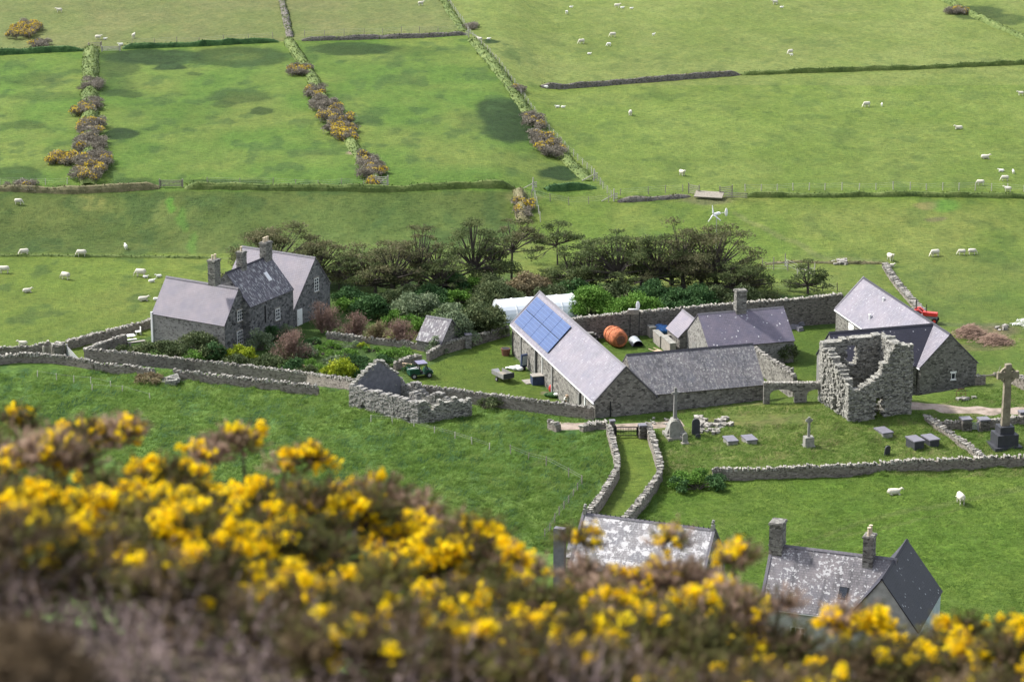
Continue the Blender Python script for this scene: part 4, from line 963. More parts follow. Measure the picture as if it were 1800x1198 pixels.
def shrub(label,X,Yb,Yt,Xl,Xr,m,seed,dens=26,size=.16,name='shrub',stem=True,grp=None,cat='shrub',n=None,twig=False,squash=.6):
    p=at(X,Yb); s=pxm(p); H_=max(.3,hgt(p,Yt)); x0=(Xl-X)/s; x1=(Xr-X)/s; r=rng(seed); T=thing(name,label,cat,p,group=grp); Wd=x1-x0; bl=[]
    n=n or int(6+Wd*1.6); d=min(Wd*.42,3.2)
    for k in range(n):
        u=r.random(); v=r.uniform(-1,1); px_=x0+Wd*(.12+.76*u); e=max(.25,1-(2*u-1)**2*.7-v*v*.3); rr=max(.25,min(Wd*.26,H_*.38)*r.uniform(.7,1.2)); rz=rr*.85
        pz=max(rz*.6,(H_-rz)*e*r.choice([1,1,.8,.5])); bl.append((px_,v*d*.6,pz,rr,rr*.9,rz))
    if stem:
        mb=MB()
        for b in bl[:10]: mb.tube([(r.uniform(-.15,.15),0,-.2),(b[0]*.4,b[1]*.4,b[2]*.5),(b[0],b[1],b[2])],[.07,.05,.02],5)
        if twig:
            for k in range(260):
                b=r.choice(bl); a=r.random()*6.28; q=r.random(); e=(b[0]+math.cos(a)*b[3]*q,b[1]+math.sin(a)*b[4]*q,b[2]+b[5]*r.uniform(.2,1.2)); mb.cyl((b[0]*.5+r.uniform(-.3,.3),b[1]*.5,b[2]*.35),e,.025,.012,3,False)
        mb.build('stems',M['bark' if not twig else m],T)
    foliage('leaves' if not twig else 'twigs',bl,dens,size,m,T,seed,.5 if not twig else .14,.4,.35); return T
# ================================================================ BANKS, FENCES, GATES
def bank(label,pts,wid,h,seed,m='turf',m2=None,name='earth_bank',grp='earth banks between the fields'):
    P=[at(X,Y) for X,Y in pts]; P=[np.array(p) for p in P]; S=subdiv(P,.9); o=S[0].copy(); T=thing(name,label,'bank',o,group=grp); r=rng(seed); V=[];F=[];K=7;C=[]
    rs=np.random.RandomState(seed)
    for i,p in enumerate(S):
        q=S[min(i+1,len(S)-1)]-S[max(i-1,0)]; q=q[:2]/np.hypot(q[0],q[1]); nn=np.array([-q[1],q[0]]); hh=h*(.75+.5*float(vn(i*.35,seed)))*min(1,.25+i*.4,.25+(len(S)-1-i)*.4); ww=wid*(.85+.3*float(vn(i*.3,seed+3)))
        for k in range(K):
            u=k/(K-1)*2-1; x,y=p[:2]+nn*u*ww*.5; z=float(hs(x,y))-.25+(hh+.25)*max(0,1-abs(u)**2.6)+r.uniform(-.05,.05)*(abs(u)<1); V.append((x-o[0],y-o[1],z-o[2]))
        if i:
            L=np.linalg.norm(S[i]-S[i-1]); n=int(L*wid*7)
            u=rs.uniform(-1,1,n); f=rs.rand(n); x=S[i-1][0]*(1-f)+p[0]*f+nn[0]*u*ww*.5; y=S[i-1][1]*(1-f)+p[1]*f+nn[1]*u*ww*.5
            C.append(np.stack([x-o[0],y-o[1],hs(x,y)+hh*np.maximum(0,1-np.abs(u)**2.6)-o[2]+.04],-1))
    for i in range(len(S)-1):
        for k in range(K-1): F.append((i*K+k,(i+1)*K+k,(i+1)*K+k+1,i*K+k+1))
    link('bank_body',mesh('bank_body',V,F,M[m2 or m]),T)
    P=np.concatenate(C); Vc,Fc=cards(P,.17,seed+5,.5,.35); link('foliage',mesh('foliage',Vc,Fc,M[m]),T); return T
bank('brown-topped earth bank at the left edge above the dark slope',F1[:4],1.5,.85,101,'turfb')
bank('long grassy bank between the field gate and the middle of the picture',[(325,331),(500,333),(680,336),(905,332)],1.4,.9,102)
bank('hedge-topped bank running left to right below the three sheep at top left',[(-60,98),(0,96),(80,92),(150,89)],1.6,.95,103,'leafd')
bank('dark bank right of the upper gate, under the line of thin posts',[(215,86),(350,81),(420,77),(490,74)],1.4,.95,104,'leafd')
bank('stony bank with posts at the top of the middle field',[(530,72),(640,69),(740,66),(820,61)],1.3,.8,105,'turf','stone_yard')
bank('broad grassy bank going up the left field beside the wind-bent thorns',F3,3.2,1.0,106)
bank('wide grassy bank slanting down to the short wooden gate',[(506,72),(540,120),(575,190),(612,245),(642,290),(660,322)],2.4,.9,107)
bank('upper end of the slanting bank above the crossing of the fields',[(490,-20),(500,20),(510,66)],1.6,.8,108,'turf','stone_yard')
bank('grassy bank with a long fence slanting from the top to the wooden stiles',[(830,70),(905,165),(940,215),(1000,285),(1035,318)],2.6,.6,109)
bank('top end of the fenced bank beside the paler field',[(772,-20),(790,20),(815,55)],2.0,.5,110)
bank('stone-faced bank across the wide upper pasture',[(950,153),(1100,147),(1300,132)],1.2,.95,111,'turfb','stone_yard')
bank('green far end of the bank across the upper pasture at right',[(1302,132),(1500,125),(1620,121),(1800,113),(1860,110)],1.2,.8,112,'turf')
bank('short hedge bank between the two pale stiles',[(958,334),(1000,333),(1048,331)],1.4,1.0,113,'leafd')
bank('brown bank between the pale stile and the sheep ramp',[(1085,355),(1140,352),(1200,347),(1212,345)],1.2,.7,114,'turfb','stone_yard')
bank('long low bank right of the sheep ramp under the fence',[(1305,346),(1450,346),(1600,344),(1800,348),(1860,350)],1.2,.7,115)
bank('bushy bank cutting the top right corner',[(1640,-12),(1690,18),(1740,42),(1800,68),(1850,90)],1.8,.9,116)
bank('short grassy bank dropping to the tops of the pines',[(912,335),(916,360),(920,392)],2.2,1.0,117,'turfb')
bank('thin turf ledge along the foot of the dark slope',[(-60,451),(100,450),(250,452),(390,454)],.9,.25,118)
bank('low turf edge across the meadow by the lone pine',[(1345,464),(1400,461),(1470,463),(1560,463)],.9,.3,119,'turfb')
def fence(label,pts,sp=3.0,h=1.15,m='post',wires=3,seed=1,grp='post and wire fences',r_=.065):
    P=[np.array(at(X,Y)) for X,Y in pts]; S=subdiv(P,sp); o=S[0].copy(); T=thing('wire_fence',label,'fence',o,group=grp); r=rng(seed); tops=[]
    for p in S:
        z=gz(p[0],p[1]); a=(p[0]-o[0],p[1]-o[1],z-o[2]-.2); hh=h*r.uniform(.85,1.12); b=(a[0]+r.uniform(-.08,.08),a[1]+r.uniform(-.05,.05),a[2]+.2+hh); mb=MB(); mb.cyl(a,b,r_,r_*.9,5); mb.build('post',M[m],T); tops.append((a,b))
    mb=MB()
    for k in range(wires):
        f=1-.30*k
        for (a,b),(c,d) in zip(tops[:-1],tops[1:]): 
            A=Vector(a).lerp(Vector(b),.2+.75*f*.98); B_=Vector(c).lerp(Vector(d),.2+.75*f*.98); mb.cyl(A,B_,.009,n=3,cap=False)
    if wires: mb.build('wire',M['wire'],T)
    return T
fence('post fence left of the upper field crossing, behind the dark bank',[(232,77),(350,75),(480,68)],4.2,seed=1)
fence('row of thin posts in front of the top middle field',[(535,64),(640,60),(770,56),(812,52)],4.0,seed=2)
fence('short fence above the brown bank at the far left',[(0,324),(80,325),(118,324)],3.2,seed=3,m='postl')
fence('sparse fence along the bank below the left middle field',[(365,323),(480,326),(560,328),(640,328)],4.2,seed=4)
fence('long sloping fence on the bank down the middle of the fields',[(783,-5),(822,55),(905,150),(940,200),(1000,268),(1040,305)],3.2,seed=5,m='postl')
fence('fence from the upper pale stile down to the lower one',[(1045,312),(1060,332),(1075,348)],2.4,seed=6,m='postl')
fence('fence of pale posts right of the sheep ramp along the low bank',[(1310,336),(1450,334),(1600,333),(1800,337)],2.55,1.2,'postl',seed=7,r_=.075)
fence('wire fence between the lower stile and the sheep ramp',[(1090,343),(1140,341),(1200,337)],3.0,seed=8)
fence('wire fence crossing the grass behind the left end of the pines',[(935,345),(1000,360),(1070,356)],3.2,seed=9)
fence('tall post line dropping from the bank corner to the pines',[(936,336),(944,362),(950,390)],4.0,1.4,'postl',seed=10)
fence('dark posts on the hidden wall line behind the pines',[(930,500),(1000,505),(1100,508),(1180,510)],2.4,seed=11,m='bark')
fence('short posts between the back wall and the lone pine',[(1325,508),(1420,512),(1472,512)],2.6,seed=12,m='bark')
fence('leaning thin posts in the long grass below the ruin',[(652,742),(728,752),(800,770),(860,790)],2.9,.9,'postl',wires=2,seed=13)
fence('thin posts along the grass under the garden lane wall',[(66,664),(100,668),(160,676),(195,680)],2.8,.9,'postl',wires=1,seed=14)
fence('posts running through the near field toward the green lane',[(898,800),(960,820),(1000,835),(1023,850)],2.6,1.0,'post',wires=2,seed=15)
fence('overgrown wire fence from the lane-side post down to the chapel',[(1023,852),(1000,885),(975,920),(958,945)],2.2,1.0,'post',seed=16)
fence('thin fence continuing the garden wall line below the small ruin wall',[(162,690),(215,690),(264,700)],3.5,.8,'postl',wires=1,seed=17)
def gate(label,X0,Y0,X1,Y1,h=1.15,m='wood',bars=5,diag=True,ang=None,grp='wooden field gates',name='field_gate'):
    a=np.array(at(X0,Y0)); b=np.array(at(X1,Y1)); L=np.hypot(*(b-a)[:2]); T=thing(name,label,'gate',a,math.atan2(b[1]-a[1],b[0]-a[0]),grp)
    for x in (0,L): mb=MB(); mb.box((x,0,h*.5),(.1,.1,h*.62)); mb.build('post',M[m],T)
    mb=MB()
    for k in range(bars): mb.box((L/2,0,.22+(h-.3)*k/(bars-1)),(L/2-.12,.03,.05))
    for x in (.15,L-.15): mb.box((x,.05,.2+(h-.3)/2),(.05,.03,(h-.2)/2))
    if diag: mb.cyl((.2,.06,.2),(L-.2,.06,h-.1),.035,n=4)
    mb.build('gate_leaf',M[m],T); return T
gate('wooden field gate in the gap of the long bank, above the green path',281,329,321,329)
gate('wooden slatted gate at the foot of the gorse bank in the middle',661,327,682,327,1.5,'postl')
gate('grey gate right of the upper field crossing beneath two sheep',179,91,211,90,1.0,'postl',4)
gate('thin rail frame at the top of the left grassy bank',156,84,178,82,.9,'wood',3,False)
gate('wire-mesh gate on the lane by the graveyard walls',1081,768,1122,768,1.3,'black',3,False,name='iron_gate')
gate('pale green tubular gate right of the round pillar',118,626,147,632,1.45,'steel',6)
gate('wicket gate of thin bars between the roadside piers',1705,756,1720,757,1.0,'steel',4)
gate('small wooden wicket left of the round pillar',77,624,88,622,1.1,'postl',4,False)
def ivan():
    T=[o for o in sc.objects if o.name.startswith('iron_gate')][0]; mb=MB()
    for k in range(16): mb.box((.25+k*.185,0,.65),(.02,.02,.55))
    mb.build('rails',M['black'],T)
ivan()
def stile(label,X,Y,seed,sx=1):
    p=at(X,Y); T=thing('wooden_stile',label,'stile',p,group='pale weathered timber corner stiles'); mb=MB(); mb.cyl((0,0,-.2),(0,0,2.0),.11,.09,6); mb.build('post',M['postl'],T)
    mb=MB(); mb.cyl((-1.9*sx,-.3,.1),(0,0,1.1),.08,.07,5); mb.build('brace',M['postl'],T)
    mb=MB(); 
    for k in range(3): mb.box((.5*sx*.5,0,.5+k*.35),(.35,.04,.09),R(20))
    mb.build('rail',M['postl'],T)
stile('pale timber corner post with brace at the end of the long fenced bank',1044,318,1)
stile('tall pale corner post with brace beside the brown bank',1079,354,2)
stile('corner post with brace where the grassy bank meets the long bank',937,334,3)
stile('white-topped corner post at the top of the long slanting fence',824,66,4,-1)
def ramp_():
    a=at(1225,345); T=thing('sheep_ramp','collapsed wooden sheep ramp of pale boards with hurdles in the bank gap','ramp',a,R(-14)); 
    mb=MB(); mb.box((2.0,-.6,.55),(2.2,1.0,.06),tilt=Matrix.Rotation(R(14),3,'X')); mb.build('ramp_boards',M['wood'],T)
    for x,y,rz in ((-.6,.6,-.5),(4.4,.8,.6)):
        mb=MB()
        for k in range(5): mb.box((x,y,.3+k*.3),(1.1,.04,.05),rz)
        for s in (-1,1): mb.box((x+s*1.05*math.cos(rz),y+s*1.05*math.sin(rz),.8),(.07,.07,1.0))
        mb.build('hurdle',M['wood'],T)
    mb=MB()
    for k in range(3): mb.box((6.3,-.4,.35+k*.3),(1.6,.04,.06),.12)
    mb.build('rail',M['wood'],T)
ramp_()
def pen():
    a=at(1340,474); T=thing('sheep_pen','small pen of posts and netting beyond the pines beside the lone pine','pen',a,R(-6)); L=[(0,0),(1.6,0),(3.6,.0),(3.2,2.3),(5.5,-1.6),(7.4,-2.6),(5.0,-3.2)]
    for k,(x,y) in enumerate(L): mb=MB(); mb.cyl((x,y,-.2),(x,y,1.5+.4*(k%2)),.08,.07,5); mb.build('post',M['postl' if k>3 else 'post'],T)
    mb=MB()
    for (x,y),(u,v) in zip(L[:-1],L[1:]):
        for z in (.3,.7,1.1): mb.cyl((x,y,z),(u,v,z),.02,n=3)
    mb.build('netting',M['wire'],T); mb=MB(); mb.cyl((5.6,-1.7,.9),(7.3,-3.0,.2),.08,n=5); mb.build('brace',M['postl'],T)
pen()
# ================================================================ TREES AND SHRUBS
pine('broad brown-green pine rising behind the farmhouse chimneys',485,502,400,418,556,201,'pine2')
pine('pine just right of the farmhouse gable, crown leaning right',556,500,428,515,612,202,'pine2',dens=.9)
pine('slender pine with a thin bare trunk, first right of the farmhouse',596,509,446,572,622,203,thin=True,dens=.8)
pine('slender pine with forked thin trunk, second right of the farmhouse',625,508,440,604,654,204,thin=True,dens=.8)
pine('wide low pine with tangled pale limbs left of the belt middle',690,520,418,640,742,205,'pine2')
pine('taller pine with a flat head near the left end of the belt',738,512,396,700,777,206,'pine2')
pine('dark pine filling the belt above the grey-green dome shrub',778,522,442,736,812,207)
pine('flat-topped pine over the leafy thicket left of the polytunnel',832,505,388,790,882,208)
pine('tall pine with one long dark bare trunk behind the solar barn',899,490,378,862,946,209,'pine2',thin=True,dens=1.1)
pine('small-headed pine standing back between two bigger ones',980,465,390,938,1012,210,thin=True,dens=1.1)
pine('dense dark pine with low left branches above the white tunnel end',1000,506,432,962,1045,211)
pine('spreading dark pine with trunks forking from one foot behind the bright shrubs',1097,512,403,1015,1125,212)
pine('pine with thick twin trunk right of the spreading dark one',1155,515,402,1108,1198,213)
pine('rusty-topped pine with thin upper limbs in the right part of the belt',1202,515,388,1142,1232,214,'pine2',dens=.85)
pine('large open-branched pine beneath the wind turbine',1258,515,392,1192,1322,215,'pine2',dens=.9)
pine('low drooping pine at the right tip of the belt',1290,522,455,1245,1352,216,dens=.8,droop=.5)
pine('lone small ragged pine by the back wall and sheep pen',1420,516,461,1388,1447,217,grp=None)
for i,a in enumerate([('pine behind the gap between the two slender pines',640,492,432,600,690,'pine2'),('dark pine joining the flat-headed one and the leafy thicket',765,500,420,730,800,'pine'),('rounded pine left of the long bare trunk',868,500,405,838,905,'pine'),('low dark pine at the left foot of the spreading one',1040,508,425,1000,1080,'pine'),('narrow pine wedged between the spreading and twin-trunk pines',1128,505,408,1100,1160,'pine2'),
 ('shadowy pine behind the rusty-topped one',1180,500,405,1150,1215,'pine'),('leaning pine behind the large open-branched one',1232,505,400,1205,1275,'pine'),('small pine filling the right end of the belt',1305,515,470,1280,1335,'pine2'),('low pine left of the wide tangled pine',660,518,450,628,690,'pine')]):
    pine(a[0],*a[1:6],240+i,a[6],dens=.8)
GS='garden shrubs and thicket'
SH=[('long olive-brown hedge below the white-edged gable',300,634,600,190,385,'olive',34,.15),
('tall brownish hedge hump against the pale long house wall',345,628,582,290,392,'olive',34,.15),
('rounded green bush growing over the garden wall',333,640,613,305,362,'leafg',30,.13),
('dark shrub at the corner of the left farmhouse gable',372,634,597,352,398,'leafd',30,.15),
('yellow-green shrub under the lower gable window',415,632,600,400,436,'leafy',34,.13),
('bright yellow-green mound right of the gable window',440,640,608,418,458,'leafy',34,.13),
('olive shrub mass over the wall below the yellow mound',420,652,622,380,460,'olive',30,.15),
('olive bush on the wall left of the big reddish bare shrub',470,655,620,440,505,'olive',30,.15),
('pale budding small tree before the farmhouse middle',458,615,572,432,485,'leafs',16,.13),
('green bush under the downpipe by the farmhouse door',478,600,570,455,500,'leafd',24,.13),
('grey-green shrub at the farmhouse door step',505,592,568,490,525,'leafs',22,.13),
('dark bush at the foot of the reddish shrub',515,660,628,495,545,'leafd',28,.15),
('dark brown-green bush over the garden wall, middle',540,668,640,510,565,'olive',28,.15),
('small bright yellow-green bush left of the round one',572,668,637,560,588,'leafy',34,.13),
('large round yellow-green bush above the garden wall',598,670,622,575,630,'leafy',36,.14),
('dark green bush between the yellow bush and the ruin gable',640,668,635,622,665,'leafd',30,.15),
('leafy green rows of garden vegetables left part',560,622,606,530,590,'leafg',40,.11),
('leafy green clumps in the middle of the garden beds',605,630,612,575,640,'leafg',36,.11),
('grey-green low plants in the garden beds',590,640,625,560,625,'leafs',36,.11),
('bright leafy clump near the ruin gable',690,632,607,665,715,'leafg',36,.13),
('green weeds on the yard side of the garden beds',665,645,622,640,700,'leafd',34,.12),
('dark low bush by the stone path in the garden',548,606,590,530,568,'leafd',30,.13),
('mid green clump beside the low garden wall',652,618,606,630,672,'leafg',34,.11),
('dark green rounded bush behind the red-brown thicket',645,558,513,618,690,'leafd',30,.17),
('grey-green dome-shaped shrub with a dark hollow underneath',735,562,508,690,778,'leafs',36,.15),
('bright green hedge behind the dome shrub',815,532,503,770,852,'leafg',34,.15),
('dark leafy bush at the left of the dome shrub',690,572,540,672,708,'leafg',28,.15),
('tall yellowish-olive thicket left of the polytunnel',850,592,525,800,890,'olive',30,.16),
('grey-green small tree with domed crown above the yard pier',812,606,545,768,835,'leafs',34,.15),
('olive bush under the curved yard wall',860,592,560,835,895,'olive',30,.15),
('brown-green thicket behind the white tunnel, left part',870,540,490,830,915,'olive',26,.16),
('grey bare thicket under the long-trunked pine',920,525,478,885,960,'twigo',24,.17),
('brown undergrowth behind the solar barn tip',965,530,492,930,1000,'olive',26,.16),
('bright green dome shrub behind the right end of the tunnel',1035,552,500,1002,1078,'leafg',38,.15),
('wide bright green shrub behind the tall back wall',1118,560,512,1072,1165,'leafg',40,.15),
('dark shade-loving thicket under the twin-trunk pine',1190,548,505,1150,1240,'leafd',28,.17),
('dark thicket under the rusty-topped pine',1255,540,500,1215,1300,'olive',26,.17),
('dark green bushes under the left pines',800,520,478,770,830,'leafd',28,.16),
('dark green bush in the middle of the belt foot',835,515,480,812,868,'leafg',24,.16),
('thicket beneath the wide low pine',715,535,500,680,755,'olive',26,.16),
('small green bush right of the farmhouse gable',605,545,520,585,640,'leafg',24,.15),
('olive bush in front of the cottage right end',1377,636,598,1360,1403,'olive',28,.15),
('dark bush behind the graveyard stub wall',1330,640,612,1318,1350,'leafd',22,.13),
('large dark bramble mound where the graveyard wall ends',1225,858,828,1163,1285,'leafd',50,.13),
('bright green top growth on the bramble mound',1208,852,822,1164,1268,'leafg',40,.12),
('yellow-brown weeds heaped on the lane wall left of the boulder',262,672,652,230,292,'twigo',44,.12),
('weedy brown clump by the ruin side wall',850,718,697,828,900,'olive',30,.12),
('low dark bush by the yard wall, under the pallet',718,655,638,705,735,'leafd',24,.12),
('ragged weeds over the right end of the garden wall coping',208,620,604,185,240,'olive',36,.13),
('green weeds on the left edge of the garden wall',182,616,604,165,200,'leafg',36,.11),
('pale leafy row at the foot of the low inner garden wall',615,612,600,580,650,'leafs',36,.10),('bright leaf clump just below the inner garden wall, right end',700,622,606,680,725,'leafg',36,.11),('mixed green herbs left of the round yellow-green bush',548,650,628,525,572,'leafg',32,.11),('tan dead stems between the herbs and the garden wall',530,655,640,508,552,'twigo',34,.12),
('dark green plants behind the round yellow-green bush',625,645,618,600,652,'leafd',30,.12),('olive plants in the right garden bed',665,656,634,642,690,'olive',30,.12),('light green plants along the garden path',575,612,596,555,600,'leafg',34,.11),('grey-green bush in the left part of the garden beds',535,628,600,512,558,'leafs',30,.12),('small bright plant by the vegetable rows',640,612,600,625,655,'leafy',36,.10),('low brown growth at the edge of the grassy orchard',600,592,578,575,640,'twigo',26,.13)]
for i,a in enumerate(SH): shrub(a[0],*a[1:7],seed=300+i,dens=a[7],size=a[8],grp=GS)
for i,a in enumerate([('dark undergrowth at the foot of the slender pines',610,535,503,575,650,'leafd'),('tangled olive undergrowth below the wide tangled pine',680,540,505,648,720,'olive'),('dark green undergrowth beneath the taller flat-headed pine',750,535,498,715,790,'leafd'),('olive scrub left of the long bare trunk',868,520,478,838,895,'olive'),('brown scrub right of the long bare trunk',940,515,480,915,970,'twigo'),
 ('dark scrub under the low left branches of the dense pine',1010,525,488,975,1045,'leafd'),('shadowy scrub between the forking pine and the bright shrub',1085,528,492,1045,1125,'olive'),('dark scrub behind the wide bright green shrub',1150,535,490,1115,1185,'leafd'),('olive scrub under the drooping right pine',1300,540,500,1275,1340,'olive'),('thick dark scrub in the shade of the large open pine',1225,542,495,1195,1262,'leafd'),('pale olive bush between dome shrub and tall thicket',790,570,528,765,820,'leafs'),('low green bushes in front of the dome shrub',720,580,553,685,760,'leafg')]):
    shrub(a[0],*a[1:7],seed=360+i,dens=28,size=.16,grp=GS)
TW=[('large reddish-brown bare shrub in the middle of the garden',515,632,572,480,545,'twig'),
('pinkish bare thicket right of the farmhouse door',565,585,522,538,600,'twig'),
('purple-brown bare shrub in front of the dark rounded bush',628,592,545,600,655,'twig'),
('small bare reddish tree above the inner garden wall',705,605,558,672,735,'twig'),
('brown bare bush left of the small slate shed',662,600,560,642,690,'twigo')]
for i,a in enumerate(TW): shrub(a[0],*a[1:7],seed=400+i,dens=8,size=.20,n=14,grp='bare reddish garden shrubs',twig=True,name='bare_shrub')
shrub('ivy draped over the roof of the small garden shed',768,622,588,752,785,'leafs',440,44,.12,'ivy',False,None,'ivy')
stone_wall('low inner garden wall with pale upright stones behind the vegetable beds',[(575,595),(640,602),(700,609),(738,614)],.6,seed=60,group=GW,ch=.2)
FG='gorse bushes along the field banks'
def far_gorse(label,X,Yb,Yt,Xl,Xr,fl,seed,m='gorseb'):
    p=at(X,Yb); s=pxm(p); H_=max(.5,min(1.5,hgt(p,Yt)*.42)); x0=(Xl-X)/s; x1=(Xr-X)/s; dy=max(1.0,(Yb-Yt)/s/.29*.8); r=rng(seed); T=thing('gorse_bush',label,'gorse',p,group=FG); Wd=x1-x0; bl=[];fb=[]
    for k in range(int(8+Wd*dy*.7)):
        u=r.random(); v=r.random(); rr=r.uniform(.6,1.15); x,y=x0+Wd*(.08+.84*u),dy*v; dz=gz(p[0]+x,p[1]+y)-p[2]; b=(x,y,dz+H_*r.uniform(.35,.75),rr,rr,rr*.75); bl.append(b)
        if r.random()<fl: fb.append((b[0]+r.uniform(-.2,.2),b[1]-.15,b[2]+.10,rr*.8,rr*.8,rr*.7))
    mb=MB()
    for b in bl[:8]: mb.cyl((b[0],b[1],b[2]-H_-.2),(b[0],b[1],b[2]),.06,.03,4)
    mb.build('stems',M['bark'],T); foliage('spines',bl,26,.15,m,T,seed,.4,.4,.3)
    if fb: foliage('blossom',fb,10,.11,'gorsey',T,seed+9,.7,.8,.1)
    return T
for i,a in enumerate([('grey and yellow gorse at the foot of the left grassy bank',150,322,270,118,183,.45),('long yellow gorse arm reaching left from the bank',105,292,268,82,135,.9),('grey leafless gorse hump on the left bank',150,272,232,120,182,.15),('yellow gorse tuft below the top of the left bank',150,235,210,135,168,.8),
 ('orange-yellow gorse sloping left of the bank fence',145,205,178,122,165,.6),('grey thorn clump near the top of the left bank',158,160,135,142,176,.0),('large yellow gorse clump in the top left corner',35,70,25,5,60,.7),('brown gorse clump by the top left gate',65,84,70,50,82,.25),
 ('yellow-tipped gorse at the top of the slanting bank',522,135,108,502,548,.55),('brown gorse patch on the slanting bank below the yellow one',548,175,145,535,565,.2),('grey gorse mass in the middle of the slanting bank',575,215,180,552,602,.25),('yellow and grey gorse low on the slanting bank',600,250,215,580,625,.65),
 ('bright gorse tuft just above the bare soil scar',613,248,235,604,626,.95),('grey gorse stretch below the bare soil scar',640,300,265,625,660,.05),('bright yellow gorse by the slatted gate',656,308,288,645,674,.95),('small orange gorse sprig beside the slatted gate post',657,328,320,650,664,.9),
 ('brown gorse clump high on the fenced bank',940,232,192,920,955,.25),('tawny gorse on the fenced bank, middle clump',955,252,230,930,975,.35),('grey gorse with a yellow right edge on the fenced bank',970,280,248,942,998,.4),('small brown gorse by the fence opposite the stone-faced bank',908,162,150,900,920,.1),
 ('dark little bush by the top fence corner post',828,52,42,820,836,.0),('brown gorse on the top right corner bank',1688,26,12,1664,1706,.3),('brown gorse over the far left end of the long bank',30,336,322,5,60,.1),('yellowish gorse on the bank above the pines',920,385,358,905,938,.35),('grey bare gorse between the yellow ones at the foot of the left bank',158,302,262,135,184,.1),('grey thorn stretch on the middle of the left bank',155,245,205,132,178,.15),('grey-green thorn stretch high on the left bank',156,195,168,140,175,.05),
 ('grey gorse joining the brown patches on the slanting bank',560,198,165,540,590,.05),('grey gorse joining the yellow clumps lower on the slanting bank',592,238,202,568,620,.3),('grey gorse just above the yellow one by the slatted gate',648,314,285,632,668,.1),('tawny gorse between the clumps on the fenced bank',962,262,240,935,985,.1)]):
    far_gorse(*a[:6],a[6],500+i*3)
# ================================================================ SHEEP
def sheep_mesh(pose,seed):
    r=rng(seed); mb=MB(); lie=pose=='lie'; hz=.34 if lie else .62
    def ring(x,z,ry,rz,y=0,n=10): return [(x,y+ry*math.sin(6.2832*k/n)*(1+.06*r.uniform(-1,1)),z+rz*math.cos(6.2832*k/n)*(1+.06*r.uniform(-1,1))) for k in range(n)]
    rg=[ring(-.60,hz+.04,.07,.09),ring(-.55,hz+.02,.21,.22),ring(-.36,hz,.28,.30),ring(-.05,hz-.02,.31,.31),ring(.25,hz,.27,.29),ring(.42,hz+.05,.19,.23)]
    if pose=='graze': rg+=[ring(.56,hz-.05,.12,.15),ring(.68,hz-.26,.09,.10),ring(.74,hz-.42,.075,.08),ring(.82,hz-.54,.05,.05)]
    elif lie: rg+=[ring(.54,hz+.18,.12,.14),ring(.62,hz+.30,.10,.11),ring(.74,hz+.27,.08,.08),ring(.86,hz+.20,.045,.05)]
    else: rg+=[ring(.54,hz+.17,.12,.15),ring(.64,hz+.30,.10,.11),ring(.76,hz+.28,.08,.08),ring(.89,hz+.21,.045,.05)]
    mb.loft(rg); hd=rg[-2][0]; hx=sum(p[0] for p in rg[-2])/10; hz2=sum(p[2] for p in rg[-3])/10
    for s in (-1,1): mb.box((hx-.08,s*.12,hz2+.02),(.04,.08,.025),s*.4)
    if not lie:
        for x in (-.42,.30):
            for s in (-1,1): mb.tube([(x,s*.15,hz-.1),(x+.02*(1 if x>0 else -1),s*.15,.28),(x,s*.15,-.05)],[.085,.045,.04],6)
    else:
        for x in (-.35,.35): 
            for s in (-1,1): mb.tube([(x,s*.2,.16),(x+.18,s*.25,.06)],[.08,.05],5)
    mb.cyl((-.6,0,hz+.06),(-.66,0,hz-.2),.05,.03,5); return mb
SM={}
for p_ in ('stand','graze','lie'):
    mb=sheep_mesh(p_,9); SM[p_]=mesh('sheep_'+p_,mb.v,mb.f,M['fleece'],smooth=True)
    SM[p_+'_lamb']=SM[p_].copy(); SM[p_+'_lamb'].materials[0]=M['fleece2']; SM[p_+'_d']=SM[p_].copy(); SM[p_+'_d'].materials[0]=M['dusty']
